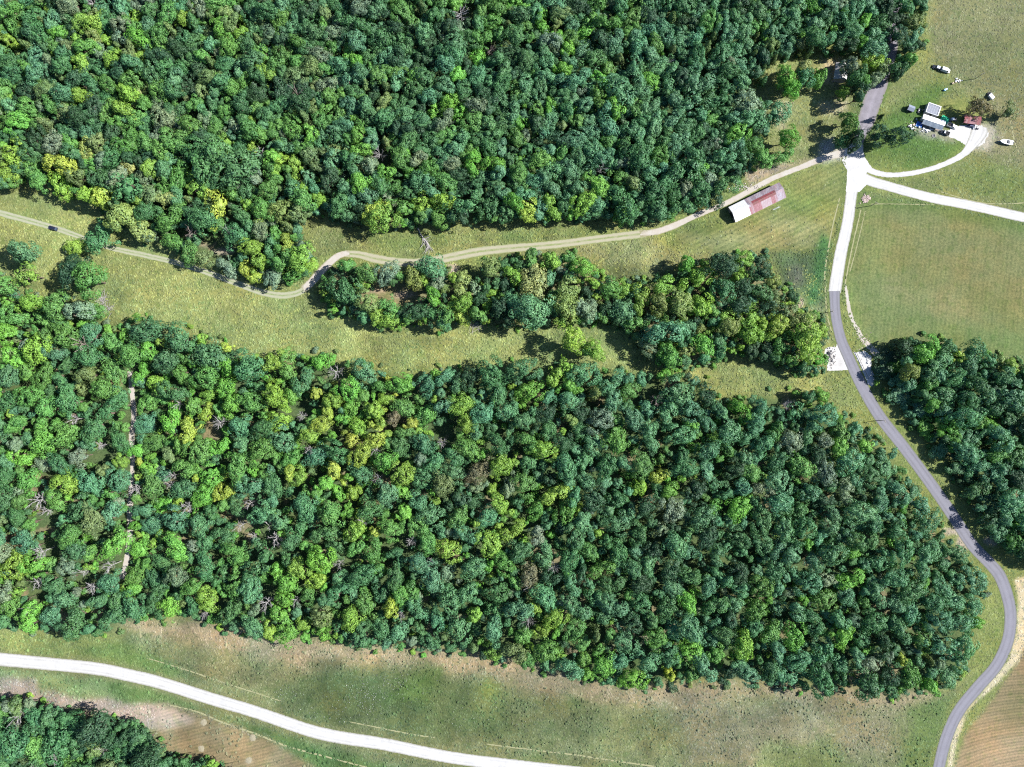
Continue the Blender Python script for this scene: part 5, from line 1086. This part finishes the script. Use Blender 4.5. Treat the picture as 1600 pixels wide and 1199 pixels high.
rubble('rubble', None, 1290, 232, 10, 8, 90, .1, .35, M_pale, 7, None, 'stuff'); rubble('rubble', None, 1352, 535, 14, 16, 80, .08, .3, M_rstone, 8, None, 'stuff')
def sheet_cloth(name, label, cat, x, y, rz, L, W, z, mat, seed, bumpy=.25):
    rr = np.random.default_rng(seed); nn = 9; u = np.linspace(-.5, .5, nn); X, Y = np.meshgrid(u * L, u * W); Z = z + rr.uniform(-bumpy, bumpy, X.shape) * (1 - np.abs(2 * X / L) ** 4); X = X + rr.normal(0, L * .012, X.shape); Y = Y + rr.normal(0, W * .012, Y.shape)
    ix = np.arange(nn * nn).reshape(nn, nn); F = np.stack([ix[:-1, :-1], ix[:-1, 1:], ix[1:, 1:], ix[1:, :-1]], -1).reshape(-1, 4)
    me = np_mesh(name, np.stack([X, Y, np.maximum(Z, .02)], -1).reshape(-1, 3), F, mat); o = link(bpy.data.objects.new(name, me)); o.location = P(x, y, z); o.rotation_euler = (0, 0, rz)
    sm = o.modifiers.new('thickness', 'SOLIDIFY'); sm.thickness = .02
    return tag(o, label, cat)
sheet_cloth('green_tarp', 'bright green tarp spread between the mobile home and the small black car', 'tarp', 1476.5, 186.8, ang(12, 7), 4.4, 3.2, .7, plain('green_tarp', (.01, .33, .15), .5, .3, .06), 1)
sheet_cloth('blue_tarp', 'blue tarp heaped at the lower left corner of the mobile home', 'tarp', 1436.6, 194.6, ang(9, 3), 3.2, 2.6, .6, plain('blue_tarp', (.03, .12, .36), .5, .3, .1), 2)
sheet_cloth('red_mat', 'rusty red mat on the ground between outbuilding and mobile home', 'mat', 1460.5, 181.2, ang(9, 3), 3.0, .9, .08, plain('red_mat', (.38, .09, .09), .8, .2, .1), 3, .05)
def junk(label, x, y, rx, ry, n, seed, cols):
    rr = random.Random(seed); t = thing('junk_pile', label, 'junk pile', P(x, y))
    for k in range(n):
        mb = MB(); a, b, h = rr.uniform(.2, .65), rr.uniform(.2, .55), rr.uniform(.2, .8)
        if rr.random() < .3: mb.tube((-a, 0, .12), (a, .2, .2), .10, .10, 6); nm = 'pipe'
        elif rr.random() < .3: mb.tube((0, 0, 0), (0, 0, h), a * .5, a * .55, 9); nm = 'bucket'
        else: mb.box(-a, a, -b, b, 0, h, .04); nm = 'crate'
        o = mb.build(nm, rr.choice(cols), t); o.location = (rr.gauss(0, rx * S * .5), rr.gauss(0, ry * S * .5), 0); o.rotation_euler = (0, 0, rr.uniform(0, 3.1))
M_jb = plain('blue_plastic', (.05, .22, .46), .4); M_jt = plain('tan_wood', (.34, .27, .19), .8); M_jd = plain('dark_scrap', (.05, .05, .055), .7)
junk('scattered white and dark clutter on the lawn left of the blue tarp', 1427, 198, 8, 8, 22, 1, [M_white, M_white, M_silver, M_jd, M_jt])
junk('white furniture and boxes on the slab below the mobile home', 1444, 203, 11, 4, 20, 2, [M_white, M_white, M_wwall, M_silver])
junk('dark and white clutter at the left corner of the outbuilding', 1438, 173.5, 4, 4, 9, 3, [M_white, M_jd, M_jt])
junk('pale scrap heap in the grass left of the lone utility pole', 1495, 128, 9, 4, 14, 4, [M_silver, M_steel, M_jt, M_jt])
junk('small scrap heap at the lower right of the red-roofed shed', 1524, 202, 5, 4, 9, 5, [M_white, M_silver, M_jd])
bb = thing('barrel', 'bright blue barrel in the grass above the outbuilding', 'barrel', P(1475.3, 141.5)); MB().tube((0, 0, 0), (0, 0, .95), .55, .55, 12).build('drum', M_jb, bb); MB().tube((0, 0, .953), (0, 0, .99), .50, .46, 12).build('lid', plain('pale_blue_lid', (.30, .50, .66), .4), bb)
tk = thing('water_trough', 'blue trough lying next to the barrel in the grass', 'trough', P(1477.5, 140.2), .4); MB().box(-.9, .9, -.35, .35, 0, .45, -.05).build('basin', M_jb, tk); MB().box(-.8, .8, -.27, .27, .453, .47).build('water', M_chrome, tk)
fp = thing('fire_pit', 'round stone fire pit on the lawn below the mobile home', 'fire pit', P(1458.8, 212.4))
for k in range(12):
    a = 6.28 * k / 12; o = MB().box(-.2, .2, -.16, .16, 0, .3, .05).build('stone', M_pale, fp); o.location = (math.cos(a) * .85, math.sin(a) * .85, 0); o.rotation_euler = (0, 0, a + 1.57)
MB().tube((0, 0, .0), (0, 0, .05), .66, .66, 12).build('ash', M_jd, fp)
for (x, y, lab) in ((318.5, 1129, 'upper left of the four round straw patches in the tan field'), (395, 1153, 'upper right of the four round straw patches in the tan field'), (314.5, 1170, 'lower left of the four round straw patches in the tan field'), (388.5, 1188.5, 'lower right of the four round straw patches in the tan field')):
    rr = np.random.default_rng(int(x)); k = 22; V = [(0, 0, .16)]; F = []
    for q, (f_, z) in enumerate(((.5, .13), (.85, .07), (1.0, .012))):
        for j in range(k): a = 6.28 * j / k; r_ = 1.7 * f_ * rr.uniform(.85, 1.15); V.append((math.cos(a) * r_, math.sin(a) * r_, z * rr.uniform(.7, 1.3)))
    for j in range(k): F.append((0, 1 + j, 1 + (j + 1) % k))
    for q in range(2):
        for j in range(k): F.append((1 + q * k + j, 1 + (q + 1) * k + j, 1 + (q + 1) * k + (j + 1) % k, 1 + q * k + (j + 1) % k))
    o = MB().add(V, F).build('straw_patch', plain('straw', alb(205, 188, 152), .95, .1, .2, 3.0)); o.location = P(x, y); tag(o, lab, 'straw patch', 'round straw patches')
